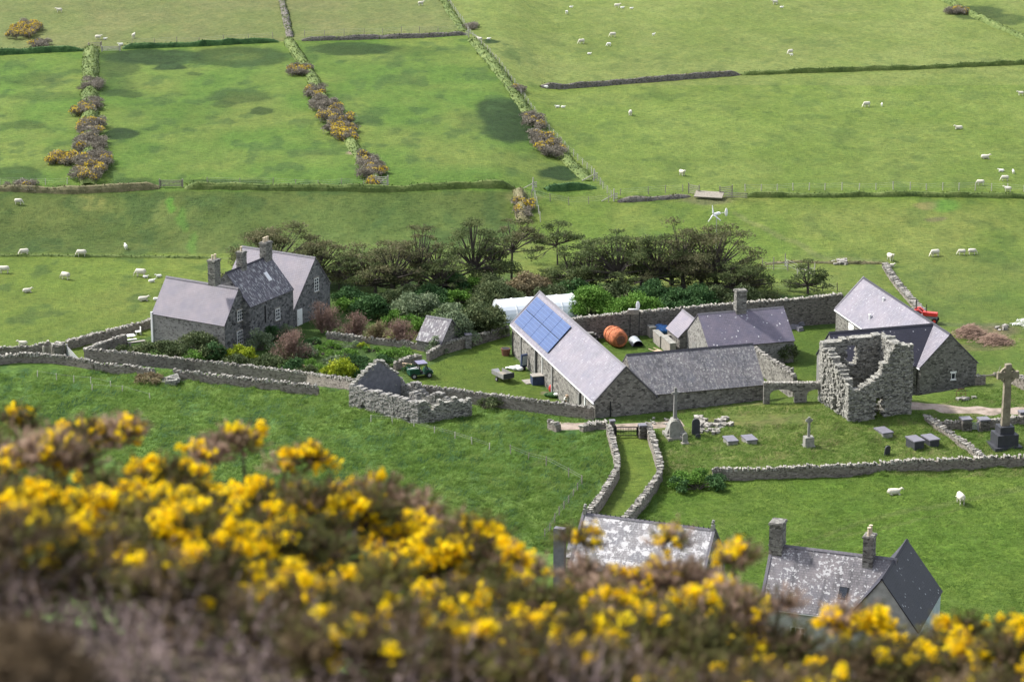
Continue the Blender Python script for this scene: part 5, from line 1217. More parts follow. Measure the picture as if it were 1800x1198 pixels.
SHP=[(104,22,'stand',180,1,'alone high on the top left pasture'),(173,70,'stand',0,1,'just above the gate at the top of the left bank'),(185,70,'lie',10,.6,'lamb right beside the ewe above the upper gate'),(212,80,'lie',200,.8,'resting at the right end of the grey gate'),(235,67,'stand',80,1,'facing away beyond the post fence at upper left'),
(740,10,'stand',20,1,'at the top edge left of the long slanting fence'),(843,73,'stand',150,.9,'beside the fence corner at the top of the right pasture'),(859,70,'lie',0,.6,'lamb lying next to the fence corner shadow patch'),(1004,14,'lie',0,.6,'lamb near the top middle of the right pasture'),(996,25,'stand',250,.8,'upright pale one below the lamb at top middle'),
(1085,14,'stand',0,1,'left one of the pair at the very top'),(1094,15,'lie',10,.65,'lamb touching the ewe at the very top'),(1110,16,'lie',0,.6,'lamb right of the top pair'),(1022,77,'graze',200,1.05,'grazing below and left of the pair with a lamb'),(1077,65,'graze',190,1.05,'large one grazing above its lamb in the upper pasture'),(1070,81,'graze',200,.75,'lamb grazing just below the large ewe'),(1036,96,'lie',0,.6,'lamb on its own lower in the upper pasture'),(1149,63,'stand',40,.6,'small lamb right of the large grazing ewe'),
(1362,8,'stand',200,1.05,'at the top edge right of centre'),(1374,14,'lie',0,.6,'lamb below the ewe at the top edge'),(1389,95,'graze',215,1,'ewe above the stone-faced bank at right'),(1391,99,'stand',200,.55,'lamb pressed against the ewe above the bank'),(959,155,'lie',180,.8,'left one lying at the end of the stone-faced bank'),(970,155,'lie',0,.85,'right one lying at the end of the stone-faced bank'),(980,189,'lie',180,.65,'left of two lambs lying near the gorse fence'),(990,190,'lie',0,.6,'right of two lambs lying near the gorse fence'),
(1108,203,'graze',80,1.05,'facing away in the middle of the wide pasture'),(1199,309,'stand',300,1.05,'standing above the sheep ramp'),(1523,188,'graze',200,1.1,'ewe grazing in the middle of the right pasture'),(1550,187,'stand',80,.6,'lamb right of the ewe in the middle of the right pasture'),(1685,227,'lie',180,1.05,'lying with stretched neck in the right pasture'),(1794,168,'stand',180,.9,'at the right edge of the upper pasture'),(1732,279,'lie',0,1.15,'long one lying above the group near the fence'),(1760,302,'lie',170,.75,'small one lying left in the group near the fence end'),(1781,305,'stand',90,.65,'small lamb right in the group near the fence end'),(1766,318,'graze',180,1,'ewe in the middle of the group near the fence end'),(1723,326,'graze',170,1,'behind the fence left of the last post'),(1771,337,'stand',160,.95,'on the bank just beyond the last fence post'),
(33,360,'graze',0,1,'alone high on the dark slope at left'),(42,449,'graze',200,1.15,'left one standing on the ledge below the dark slope'),(143,451,'graze',180,1.2,'large one with dark belly on the ledge'),(221,437,'stand',110,.8,'small one low on the dark slope'),(7,480,'graze',180,1.25,'at the very left edge of the meadow'),(115,491,'graze',150,1.2,'woolly one in the middle of the left meadow'),(48,514,'lie',20,1,'lying low in the left meadow'),(247,486,'graze',170,1.3,'ewe with a lamb at her side near the farmhouse'),(256,488,'lie',0,.6,'lamb at the side of the ewe near the farmhouse'),(279,487,'lie',190,.7,'upper lamb between the ewe and the farmhouse'),(267,496,'lie',20,.75,'lower lamb in front of the ewe near the farmhouse'),(252,529,'lie',10,1.1,'lying beside the farmhouse gable'),(275,528,'lie',0,.7,'half hidden behind the farmhouse gable corner'),(40,607,'lie',180,1.0,'peeping over the far left wall'),
(1565,458,'stand',290,1.2,'white one at the old wall remnant'),(1566,469,'lie',0,.85,'lamb lying under the white one at the old wall'),(1643,450,'graze',200,1.15,'leftmost of three on the right meadow'),(1690,448,'graze',180,.95,'middle of three on the right meadow'),(1709,447,'graze',0,1.0,'rightmost of three on the right meadow'),
(1572,869,'lie',0,1.2,'lying in the field below the graveyard wall'),(1688,886,'graze',100,1.35,'round one seen from behind, field below the graveyard wall'),(640,0,'stand',0,.01,'')]
for X,Y,ps,a,s,l in SHP[:-1]:
    lamb=s<.85; p=at(X,Y); k=ps+('_lamb' if lamb else ('_d' if (X+Y)%5==0 and X<400 else '')); o=link('lamb' if lamb else 'sheep',SM[k],None,(p[0],p[1],gz(p[0],p[1])),R(a)); o.scale=(s,s,s)
    tag(o,('white lamb ' if lamb else 'white sheep ')+({'stand':'standing ','graze':'grazing ','lie':'lying '}[ps] if not any(w in l for w in ('lying','grazing','standing','resting','peeping')) else '')+l,'lamb' if lamb else 'sheep','sheep and lambs on the pastures')
# ================================================================ GRAVEYARD
def celtic(label,X,Yb,Yt,m,base,grp='celtic crosses and grave monuments',rz=12,wide=1.0):
    p=at(X,Yb); H_=hgt(p,Yt); T=thing('celtic_cross',label,'cross',p,R(rz),grp); mb=MB(); z=-.3
    for (w_,h_) in base:
        mb.box((0,0,z+h_/2),(w_/2,w_/2*.92,h_/2)); z+=h_
    mb.build('stepped_base',M['slabd' if len(base)>2 else m],T)
    k=H_-z; w0=k*.066*wide; mb=MB(); zc=z+k*.82; ar=k*.132*wide
    sec=[(-w0,z),(-w0*.72,H_-.02),(w0*.72,H_-.02),(w0,z)]; mb.prism(sec,-w0*.55,w0*.55,'y'); 
    for s in (-1,1): mb.prism([(s*w0*.70,zc-w0*.62),(s*(ar+w0*.6),zc-w0*.85),(s*(ar+w0*.6),zc+w0*.85),(s*w0*.70,zc+w0*.62)][::s],-w0*.53,w0*.53,'y')
    mb.build('cross_shaft',M[m],T)
    mb=MB(); n=24; R0,R1=ar*1.02,ar*.74; d=w0*.32
    V=[(R_*math.cos(6.2832*i/n),y,zc+R_*math.sin(6.2832*i/n)) for R_,y in ((R0,-d),(R1,-d),(R1,d),(R0,d)) for i in range(n)]
    mb.add(V,[(a*n+i,((a+1)%4)*n+i,((a+1)%4)*n+(i+1)%n,a*n+(i+1)%n) for a in range(4) for i in range(n)]); mb.build('ring',M[m],T); return T
celtic('very tall celtic cross on a stepped grey base at the right edge',1765,783,639,'cross',[(3.3,.55),(2.5,1.35),(1.7,.85)])
celtic('small ringed celtic cross on a tapered plinth in the middle of the graves',1421,783,732,'monu',[(1.3,.4),(1.05,1.0)])
def obelisk():
    p=at(1186,765); T=thing('memorial_cross','slim tall memorial shaft on a flared stone base near the lane wall','monument',p,R(14),'celtic crosses and grave monuments'); H_=hgt(p,681)
    mb=MB(); mb.box((0,0,.1),(1.25,.9,.35)); mb.prism([(-1.15,.3),(-.75,1.4),(-.35,2.1),(.35,2.1),(.75,1.4),(1.15,.3)],-.5,.5,'y'); mb.build('flared_base',M['monu'],T)
    mb=MB(); mb.box((0,0,2.0+(H_-2)/2),(.20,.17,(H_-2)/2),taper=.7); mb.box((0,0,H_-.65),(.42,.12,.13)); mb.build('cross_shaft',M['boards'],T)
obelisk()
def stone_slab(label,X,Yb,w_,h_,m,th=.14,rz=14,base=False,rnd=True,name='headstone',lean=0,grp='upright headstones'):
    p=at(X,Yb); T=thing(name,label,'headstone',p,R(rz),grp); mb=MB(); pts=[(-w_/2,-.3)]+([(w_/2*math.cos(math.pi*(1-k/8)),h_-w_*.5*.9+w_*.45*math.sin(math.pi*k/8)) for k in range(9)] if rnd else [(-w_/2,h_),(w_/2,h_)])+[(w_/2,-.3)]
    mb.prism(pts,-th/2,th/2,'y'); o=mb.build('slab',M[m],T); o.rotation_euler=(lean,0,0)
    if base: mb=MB(); mb.box((0,0,.05),(w_*.68,.32,.22)); mb.build('plinth',M['concrete'],T)
    return T
stone_slab('pale tall headstone with rounded top on a plinth below the flared monument',1186,772,1.25,2.3,'monu',.2,base=True)
stone_slab('small pale rounded headstone right of the tall pale one',1204,781,.6,1.35,'monu',.14,base=True)
stone_slab('dark slate headstone with pointed round top',1223,763,.95,1.9,'slabd')
stone_slab('very small dark footstone below the dark headstone',1227,770,.6,.55,'slabd')
stone_slab('small dark leaning headstone left of the twin box tombs',1559,798,.75,1.1,'slabd',lean=.15,rz=30)
def tomb(label,X,Y,L_,W_,h_,rz,m='slab',grp='box tombs with slate tops'):
    p=at(X,Y); T=thing('box_tomb',label,'tomb',p,R(rz),grp); mb=MB(); mb.box((0,0,h_/2-.15),(W_/2-.06,L_/2-.06,h_/2+.13)); mb.build('chest',M['slabd' if h_>.6 else 'monu'],T)
    mb=MB(); mb.box((0,0,h_+.05),(W_/2+.03,L_/2+.03,.07)); mb.build('lid',M[m],T)
tomb('low box tomb with pale slate lid, left one of the pair near the bramble mound',1284,778,2.0,1.25,.45,14)
tomb('low box tomb with slate lid, right one of the pair near the bramble mound',1317,777,2.0,1.3,.5,16)
tomb('single low box tomb just below the ruined tower',1553,763,2.2,1.35,.45,22)
tomb('tall dark box tomb, left of the twin pair near the slanting wall',1608,786,2.1,1.35,1.0,22)
tomb('tall dark box tomb, right of the twin pair near the slanting wall',1635,782,2.1,1.3,.9,22)
def rocks(name,label,X,Y,n,sp,sz,seed,m='cope',cat='boulder'):
    p=at(X,Y); T=thing(name,label,cat,p); r=rng(seed); mb=MB()
    for k in range(n):
        mb.box((r.uniform(-sp,sp),r.uniform(-sp,sp)*.8,r.uniform(-.05,.25)),(sz*r.uniform(.6,1.3),sz*r.uniform(.5,1),sz*r.uniform(.4,.7)),r.random()*3,sz*.35,r)
    mb.build('stones',M[m],T); return T
rocks('stone_heap','tumbled remains of an abbey wall with one flat slab above the dark headstone',1255,745,26,1.9,.45,1,cat='ruin')
rocks('stone_heap','low scatter of grey stones beside the dark headstone',1243,758,18,1.3,.3,2)
rocks('boulder','big dark boulder at the end of the lane rubble wall',297,672,5,.45,.75,3,'rubble')
rocks('stone_heap','heap of loose stones on the wall below the long hedge',255,655,12,.9,.3,4)
rocks('stone_heap','grey rock pile on the meadow right of the lone pine',1475,462,9,.9,.38,5)
rocks('stone_heap','row of pale flat stones at the left edge of the graveyard',1158,741,9,1.3,.22,6)
rocks('stone_heap','flat slabs lying against the tall back wall',1388,578,7,1.8,.5,7,'slab')
rocks('stone_heap','pale boulders at the right end of the cut brushwood heap',1765,578,6,1.3,.3,8)
# ================================================================ YARD THINGS
def utility():
    p=at(738,662); T=thing('utility_vehicle','dark green open-backed utility vehicle with pale cab roof parked on the yard grass','vehicle',p,R(-152+172)); 
    mb=MB(); mb.prism([(-1.5,.45),(-1.5,.95),(-.2,1.0),(-.2,.55),(.55,.55),(.75,1.05),(1.45,.90),(1.55,.45)],-.72,.72,'y'); mb.build('body',M['green'],T)
    mb=MB()
    for y in (-.66,.66): mb.tube([(-.25,y,.95),(-.2,y,1.85),(.6,y,1.85),(.95,y,1.0)],[.045]*4,5)
    mb.build('roll_cage',M['black'],T); mb=MB(); mb.box((.2,0,1.88),(.62,.76,.05)); mb.build('cab_roof',M['roofcab'],T)
    mb=MB(); mb.box((.78,0,1.42),(.03,.62,.36),tilt=Matrix.Rotation(-.35,3,'Y')); mb.build('windscreen',M['glass'],T)
    mb=MB(); 
    for y in (-.35,.35): mb.box((.0,y,.75),(.25,.26,.12)); mb.box((-.2,y,1.05),(.06,.26,.28))
    mb.build('seat',M['black'],T)
    mb=MB()
    for s in (-1,1): mb.box((-.9,s*.72,1.1),(.62,.03,.16))
    mb.box((-1.5,0,1.1),(.03,.7,.16)); mb.build('cargo_bed',M['green'],T)
    mb=MB(); mb.box((-.8,.1,1.2),(.9,.05,.04),.35); mb.box((-.7,-.25,1.22),(.7,.04,.04),-.2); mb.build('timber_load',M['white'],T)
    for x in (-1.0,1.0):
        for y in (-.74,.74):
            mb=MB(); mb.cyl((x,y-.12,.36),(x,y+.12,.36),.37,n=14); w_=mb.build('wheel',M['tyre'],T); mb=MB(); s=1 if y>0 else -1; mb.cyl((x,y+s*.10,.36),(x,y+s*.135,.36),.2,n=10); mb.build('rim',M['steel'],w_)
    for y in (-.5,.5): mb=MB(); mb.box((1.5,y,.72),(.05,.12,.08)); mb.build('headlight',M['white'],T)
utility()
def trailer():
    p=at(884,668); T=thing('trailer','small grey wooden-sided trailer with one wheel showing on the yard grass','trailer',p,math.atan2(-B.d[1],-B.d[0])+.25)
    mb=MB(); mb.box((0,0,.62),(1.45,.75,.05)); mb.build('floor',M['wood'],T)
    for s in (-1,1): mb=MB(); mb.box((0,s*.75,.88),(1.45,.03,.26)); mb.build('side_board',M['boards'],T)
    mb=MB(); mb.box((1.45,0,.95),(.03,.78,.33)); mb.build('tailgate',M['slabd'],T); mb=MB(); mb.box((-1.7,0,.78),(.35,.5,.03),tilt=Matrix.Rotation(.5,3,'Y')); mb.tube([(-1.4,0,.58),(-2.5,0,.45)],[.05,.05],5); mb.build('drawbar',M['steel'],T)
    for y in (-.88,.88):
        mb=MB(); mb.cyl((0,y-.09,.3),(0,y+.09,.3),.3,n=12); w_=mb.build('wheel',M['tyre'],T); mb=MB(); s=1 if y>0 else -1; mb.cyl((0,y+s*.08,.3),(0,y+s*.105,.3),.15,n=8); mb.build('rim',M['steel'],w_)
trailer()
def crate():
    p=at(946,674); T=thing('storage_box','black plastic storage box with pale lid beside the barn wall','box',p,R(14)); mb=MB(); mb.box((0,0,.55),(.85,.6,.56),taper=1.02); mb.build('tub',M['navy'],T); mb=MB(); mb.box((0,0,1.14),(.9,.66,.05)); mb.build('lid',M['concrete'],T)
    mb=MB()
    for s in (-1,1): mb.box((s*.55,-.62,.9),(.12,.03,.05))
    mb.build('handle',M['black'],T)
    p=at(929,671); T=thing('paving_slab','pale flat slab on the grass left of the black storage box','slab',p,R(20)); mb=MB(); mb.box((0,0,.03),(.6,.9,.05)); mb.build('slab',M['concrete'],T)
crate()
def odd():
    p=at(921,650); T=thing('wheelbarrow','dark blue tub-shaped barrow leaning upright against the barn wall','barrow',p,R(30)); mb=MB(); mb.box((0,0,1.25),(.42,.14,.85),tilt=Matrix.Rotation(.12,3,'X')); mb.build('tub',M['navy'],T)
    mb=MB(); mb.box((0,-.22,1.3),(.30,.04,.6),tilt=Matrix.Rotation(.12,3,'X')); mb.build('tub_lining',M['zinc'],T); mb=MB(); mb.cyl((-.08,-.12,.25),(.08,-.12,.25),.25,n=10); mb.build('wheel',M['tyre'],T)
    p=at(909,650); T=thing('sack_heap','heap of bulging white sacks on the grass by the barn','sack',p); mb=MB(); r=rng(5)
    for x,y,z,a in ((-.7,.3,.22,.4),(-.2,0,.28,.55),(.35,-.25,.25,.5),(.1,.4,.3,.45),(-1.25,.5,.15,.25)): mb.ball((x,y,z),(a,a*.8,a*.55),9,6,.12,r)
    mb.build('sacks',M['white'],T,smooth=True)
    p=at(889,624); T=thing('plant_tub','round brown tub standing at the far corner of the solar barn','tub',p); mb=MB(); mb.cyl((0,0,0),(0,0,.85),.48,.62,14); mb.build('tub',M['clay'],T); mb=MB(); mb.cyl((0,0,.85),(0,0,.92),.65,.65,14); mb.build('rim',M['clay'],T); mb=MB(); mb.cyl((0,0,.86),(0,0,.94),.54,.54,12); mb.build('soil',M['black'],T)
    p=at(972,698); T=thing('tool_bags','dark green bags with a pale round top on the grass by the barn','bag',p); mb=MB(); r=rng(6); mb.ball((0,0,.3),(.75,.45,.35),10,6,.1,r); mb.ball((-.75,.35,.22),(.4,.3,.25),8,5,.1,r); mb.build('bag',M['leafd'],T); mb=MB(); mb.ball((.4,-.2,.45),(.42,.3,.2),9,5,.05,r); mb.build('bag_top',M['fleece2'],T)
    p=at(970,688); T=thing('orange_sack','bright orange sack leaning on the barn wall beside a downpipe','sack',p); mb=MB(); mb.ball((0,0,.42),(.42,.32,.5),9,6,.1,rng(8)); mb.build('sack',M['red'],T)
odd()
def tanks():
    p=at(1083,606); d=unit(at(1092,600)-at(1074,588)); d=np.array([.35,-.94]); T=thing('orange_tank','big rusty orange round-ended tank lying in the yard before the back wall','tank',p,math.atan2(d[1],d[0])); mb=MB(); n=18; rg=[]
    for x,q in ((-2.3,.35),(-2.15,.75),(-1.8,1.0),(-1.2,1.12),(.4,1.15),(1.2,1.08),(1.55,.9),(1.6,.75)): rg.append([(x,1.05*q*math.cos(6.2832*i/n),1.1+1.05*q*math.sin(6.2832*i/n)) for i in range(n)])
    mb.loft(rg); mb.build('shell',M['orange'],T,smooth=True); mb=MB(); 
    for x in (-.9,.2): 
        pts=[(x,1.23*math.cos(6.2832*i/20),1.1+1.23*math.sin(6.2832*i/20)) for i in range(21)]; mb.tube(pts,[.04]*21,4)
    mb.build('band',M['orange'],T); mb=MB(); mb.cyl((1.6,0,1.1),(1.68,0,1.1),.62,.55,14); mb.cyl((1.6,.15,1.3),(1.85,.15,1.3),.14,.14,8); mb.build('end_cap',M['clay'],T)
    p=at(1119,607); T=thing('culvert_pipe','short grey corrugated metal arch open toward the viewer beside the orange tank','pipe',p,math.atan2(-.97,.2)); mb=MB(); n=16; rs_=.72
    for k in range(10):
        x=-1.6+k*.24; q=.70+.03*(k%2); 
        A_=[(x,q*math.cos(math.pi*i/n),.15+q*math.sin(math.pi*i/n)) for i in range(n+1)]; q=.70+.03*((k+1)%2); C_=[(x+.24,q*math.cos(math.pi*i/n),.15+q*math.sin(math.pi*i/n)) for i in range(n+1)]
        mb.add(A_+C_,[(i,i+1,n+2+i,n+1+i) for i in range(n)])
    q=.68; A_=[(-1.58,q*math.cos(math.pi*i/n),.15+q*math.sin(math.pi*i/n)) for i in range(n+1)]; mb.add(A_,[tuple(range(n+1))]); mb.build('arch',M['zinc'],T); mb=MB(); q=.67; A_=[(x,q*math.cos(math.pi*i/n),.14+q*math.sin(math.pi*i/n)) for x in (-1.5,.78) for i in range(n+1)]; mb.add(A_,[(i,n+1+i,n+2+i,i+1) for i in range(n)]+[(0,n,2*n+1,n+1)]); mb.build('lining',M['black'],T)
    for i,(X,Y0) in enumerate(((1107,590),(1123,588))):
        pass
    p=at(1115,594); T=thing('turbine_mast','small white finned turbine body on two dark poles against the back wall','mast',p); s=pxm(p); H_=hgt(p,543)
    for x in (-8/s,8/s): mb=MB(); mb.cyl((x,-.3,-.2),(x,-.3,H_-.3),.06,n=5); mb.build('pole',M['black'],T)
    mb=MB(); mb.box((-.2,-.3,H_-.35),(.75,.15,.28)); mb.build('mount',M['wood'],T); mb=MB(); mb.box((-.2,-.3,H_+.05),(.62,.09,.07)); mb.ball((.40,-.3,H_+.55),(.26,.07,.62),12,8); mb.build('tail_fin',M['turb'],T,smooth=True)
    p=at(1160,612); 
    for lab,X,Y,w_,d_,h_,rz in (('tall block pen wall with a blue tarpaulin behind it',1160,607,.35,1.5,1.5,15),('block pen wall end with a sloping top before the cottage',1177,620,.4,1.9,1.6,15),('small pale block wall left of the tarpaulin',1144,590,.4,1.3,1.35,15)):
        p=at(X,Y); T=thing('block_wall',lab,'wall',p,R(rz),'concrete block pens by the cottage'); mb=MB(); mb.box((0,d_*.3,h_/2-.1),(w_,d_,h_/2+.1)); mb.build('blocks',M['concrete'],T); mb=MB(); mb.box((0,d_*.3,h_+.04),(w_+.05,d_+.05,.05)); mb.build('cap',M['monu'],T)
    p=at(1187,606); T=thing('block_wall','dark low pen wall running from the pens to the cottage gable','wall',p,R(14),'concrete block pens by the cottage'); mb=MB(); mb.box((.3,0,.6),(1.9,.2,.75)); mb.build('blocks',M['slabd'],T); mb=MB(); mb.box((.3,0,1.38),(1.95,.26,.05)); mb.build('cap',M['concrete'],T)
    p=at(1160,588); T=thing('tarpaulin','crumpled bright blue tarpaulin over a dark heap behind the block pens','tarpaulin',p); mb=MB(); r=rng(4); mb.ball((0,0,.55),(1.35,.9,.95),12,7,.12,r); mb.build('heap',M['navy'],T); mb=MB(); mb.ball((.25,-.35,.85),(1.15,.7,.62),12,6,.16,r); mb.build('sheet',M['blue'],T)
    p=at(1193,600); T=thing('metal_sheets','pale grey metal sheets thrown on the pen walls beside the cottage','sheet',p); mb=MB()
    for k,(x,y,z,a) in enumerate(((0,.4,1.45,.2),(.5,.8,1.6,-.3),(-.3,.9,1.55,.5))): mb.box((x,y,z),(.9,.55,.02),a,0,tilt=Matrix.Rotation(.25-.2*k,3,'X')@Matrix.Rotation(.15*k,3,'Y'))
    mb.build('sheets',M['zinc'],T)
    p=at(1155,620); T=thing('hand_cart','bare timber flat cart with two long handles lying in the yard','cart',p,R(-52)); mb=MB(); mb.box((1.0,0,.3),(1.2,.45,.04)); mb.build('deck',M['wood_new'],T)
    for y in (-.42,.42): mb=MB(); mb.cyl((-1.2,y,.35),(1.9,y,.28),.05,n=5); mb.build('handle',M['wood_new'],T)
    for y in (-.5,.5): mb=MB(); mb.cyl((1.2,y-.03,.2),(1.2,y+.03,.2),.22,n=10); mb.build('wheel',M['tyre'],T)
    p=at(1036,600); T=thing('scrap_heap','dark scrap and pale boards stacked behind the solar barn by the wall','heap',p); mb=MB(); r=rng(9)
    for k in range(12): mb.box((r.uniform(-1,1),r.uniform(-.6,.8),.3+.1*k*.9),(r.uniform(.4,1.0),r.uniform(.15,.4),.06),r.uniform(-.5,.5),.03,r)
    mb.build('boards',M['boards'],T); mb=MB(); mb.box((0,0,.3),(1.1,.7,.45),.1,.1,r); mb.build('heap_base',M['black'],T)
tanks()
def pallet():
    p=at(718,652); T=thing('wooden_pallet','wooden pallet leaning on the wall stub beside the green vehicle','pallet',p,R(-25)); mb=MB(); Rm=Matrix.Rotation(.35,3,'X')
    for x in (-.6,-.2,.2,.6): mb.box(tuple(Rm@Vector((x,0,.6))),(.07,.04,.55),tilt=Rm)
    for z in (.1,.6,1.1): mb.box(tuple(Rm@Vector((0,.07,z))),(.66,.04,.07),tilt=Rm)
    mb.build('slats',M['wood_new'],T)
pallet()
def garden_set():
    p=at(222,600); T=thing('picnic_table','pale wooden picnic table with benches on the small lawn by the white-edged gable','table',p,R(25)); mb=MB(); mb.box((0,0,.76),(1.15,.48,.05)); mb.build('table_top',M['white'],T)
    for y in (-.85,.85): mb=MB(); mb.box((0,y,.46),(1.15,.17,.04)); mb.build('bench',M['white'],T)
    for x in (-.8,.8):
        mb=MB(); mb.tube([(x,-.85,.0),(x,-.2,.74)],[.05,.05],5); mb.tube([(x,.85,0),(x,.2,.74)],[.05,.05],5); mb.box((x,0,.42),(.04,.85,.04)); mb.build('leg',M['wood'],T)
    p=at(243,588); T=thing('garden_chair','white garden chair with slatted back beside the picnic table','chair',p,R(200)); mb=MB(); mb.box((0,0,.45),(.35,.33,.04)); mb.build('seat',M['white'],T); mb=MB(); mb.box((-.33,0,.98),(.03,.33,.05))
    for k in range(5): mb.box((-.33,-.26+.13*k,.75),(.025,.03,.27))
    mb.build('backrest',M['white'],T)
    for x in (-.3,.3):
        for y in (-.28,.28): mb=MB(); mb.box((x,y,.22),(.03,.03,.23)); mb.build('leg',M['white'],T)
    p=at(240,606); T=thing('garden_bench','low pale bench by the shrub border below the picnic table','bench',p,R(28)); mb=MB(); mb.box((0,0,.45),(1.2,.25,.05)); mb.build('seat',M['concrete'],T)
    for x in (-.9,.9): mb=MB(); mb.box((x,0,.2),(.08,.22,.22)); mb.build('leg',M['concrete'],T)
garden_set()
def tractor():
    p=at(1622,566); T=thing('tractor','small old red tractor parked behind the right-hand barn','tractor',p,R(-18)); 
    mb=MB(); mb.prism([(.0,1.0),(.0,1.5),(1.9,1.45),(1.95,1.0)],-.36,.36,'y'); mb.build('bonnet',M['red'],T); mb=MB(); mb.box((.9,0,.8),(1.0,.22,.25)); mb.box((-.6,0,.8),(.6,.3,.3)); mb.build('engine',M['steel'],T)
    for s in (-1,1): mb=MB(); mb.prism([(-1.45,1.15),(-1.2,1.75),(-.5,1.9),(.05,1.5),(.0,1.35),(-.55,1.72),(-1.1,1.6),(-1.35,1.1)],s*.55-.2,s*.55+.2,'y'); mb.build('mudguard',M['red'],T)
    mb=MB(); mb.box((-.75,0,1.35),(.25,.25,.06)); mb.box((-.98,0,1.6),(.05,.25,.22)); mb.build('seat',M['black'],T)
    for x,rad,wd in ((-.75,.78,.2),(1.65,.42,.13)):
        for s in (-1,1):
            y=s*(.8 if x<0 else .62); mb=MB(); mb.cyl((x,y-wd,rad),(x,y+wd,rad),rad,n=18); w_=mb.build('wheel',M['tyre'],T); mb=MB(); mb.cyl((x,y+s*(wd-.01),rad),(x,y+s*(wd+.02),rad),rad*.5,n=10); mb.build('rim',M['red'],w_)
    mb=MB(); mb.cyl((.4,.1,1.4),(.4,.1,2.5),.05,n=6); mb.build('exhaust_pipe',M['black'],T)
    mb=MB(); 
    for s in (-.35,.35): mb.cyl((-.95,s,1.2),(-.95,s,3.0),.05,n=5)
    mb.box((-.95,0,3.0),(.05,.4,.05)); mb.build('roll_bar',M['black'],T); mb=MB(); mb.tube([(-.2,0,1.4),(-.45,0,1.75)],[.03,.03],4); mb.cyl((-.47,0,1.73),(-.44,0,1.78),.2,n=12); mb.build('steering_wheel',M['black'],T)
tractor()
def brush(label,X,Y,w_,d_,h_,seed,m='brush',n=900):
    p=at(X,Y); T=thing('brushwood_heap',label,'brushwood',p,group='heaps of cut brushwood'); rs=np.random.RandomState(seed); mb=MB(); r=rng(seed)
    for k in range(n):
        x,y=r.gauss(0,.42)*w_,r.gauss(0,.4)*d_; z=h_*math.exp(-(x/w_)**2*1.6-(y/d_)**2*1.6)*r.random(); a=r.gauss(0.2,.6); l=r.uniform(.3,.9); mb.cyl((x,y,z),(x+l*math.cos(a),y+l*math.sin(a)*.6,z+r.uniform(-.1,.35)),.035,.015,3,False)
    mb.build('branches',M[m],T)
brush('large heap of grey-brown cut brushwood beyond the red tractor',1702,590,2.3,2.2,1.6,1)
brush('lower heap of reddish brushwood at the right of the first heap',1746,602,2.6,2.0,1.2,2)
brush('pale tangle of stripped branches and pipes at the right edge',1795,572,1.6,1.2,.9,3,'white',60)
def plough():
    p=at(1689,700); T=thing('farm_implement','old rusty spoked wheel implement on pale stones in front of the barn','implement',p,R(10)); mb=MB(); n=20; mb.tube([(.62*math.cos(6.2832*i/n),0,.62+.62*math.sin(6.2832*i/n)) for i in range(n+1)],[.035]*(n+1),4)
    for k in range(8): a=math.pi*k/4; mb.cyl((0,0,.62),(.6*math.cos(a),0,.62+.6*math.sin(a)),.02,n=3)
    mb.build('wheel',M['clay'],T); mb=MB(); mb.tube([(-.9,.1,1.0),(.9,.1,.9)],[.05,.05],4); mb.box((0,.1,1.2),(.4,.06,.08)); mb.build('beam',M['black'],T); mb=MB(); r=rng(2)
    for k in range(8): mb.box((r.uniform(-.6,1.7),r.uniform(-.6,-.1),.1),(.28,.2,.14),r.random(),.08,r)
    mb.build('stones',M['cope'],T)
    p=at(1745,662); T=thing('fallen_timber','pale forked timber lying on the grass left of the cross head','timber',p,R(8)); mb=MB(); mb.tube([(-1.9,0,.1),(0,0,.25),(.6,.1,.2)],[.05,.12,.25],5); mb.cyl((.5,0,.2),(1.4,1.4,.9),.05,.03,4); mb.ball((.25,0,.3),(.28,.25,.28),7,5,.15); mb.build('timber',M['wood'],T)
    p=at(1592,551); T=thing('long_pole','pale pole lying by the old wall beyond the barn ridge','pole',p,R(25)); mb=MB(); mb.cyl((-1.0,0,.5),(1.6,0,.7),.1,n=6); mb.build('pole',M['postl'],T); 
plough()
def turbine():
    p=at(1258,470); T=thing('wind_turbine','white three-bladed wind turbine with tail fin on a thin mast above the pines','turbine',p); H_=hgt(p,376); mb=MB(); mb.cyl((0,0,0),(0,0,H_),.09,.06,7); mb.build('mast',M['steel'],T)
    mb=MB(); mb.tube([(-.45,-.35,H_),(.2,.1,H_+.05),(.55,.3,H_+.05)],[.18,.26,.12],8); mb.build('nacelle',M['turb'],T,smooth=True); mb=MB(); mb.cyl((.5,.25,H_+.05),(1.2,.7,H_+.05),.03,n=4); mb.ball((1.4,.8,H_+.05),(.22,.08,.62),10,6); mb.build('tail_fin',M['turb'],T,smooth=True)
    for a in (104,222,-22):
        a=R(a); mb=MB(); c=Vector((-.5,-.38,H_)); d=Vector((math.cos(a)*.55,-math.cos(a)*.25,math.sin(a))).normalized(); mb.tube([c,c+d*.25,c+d*1.35],[.06,.13,.05],6); mb.build('blade',M['turb'],T)
turbine()
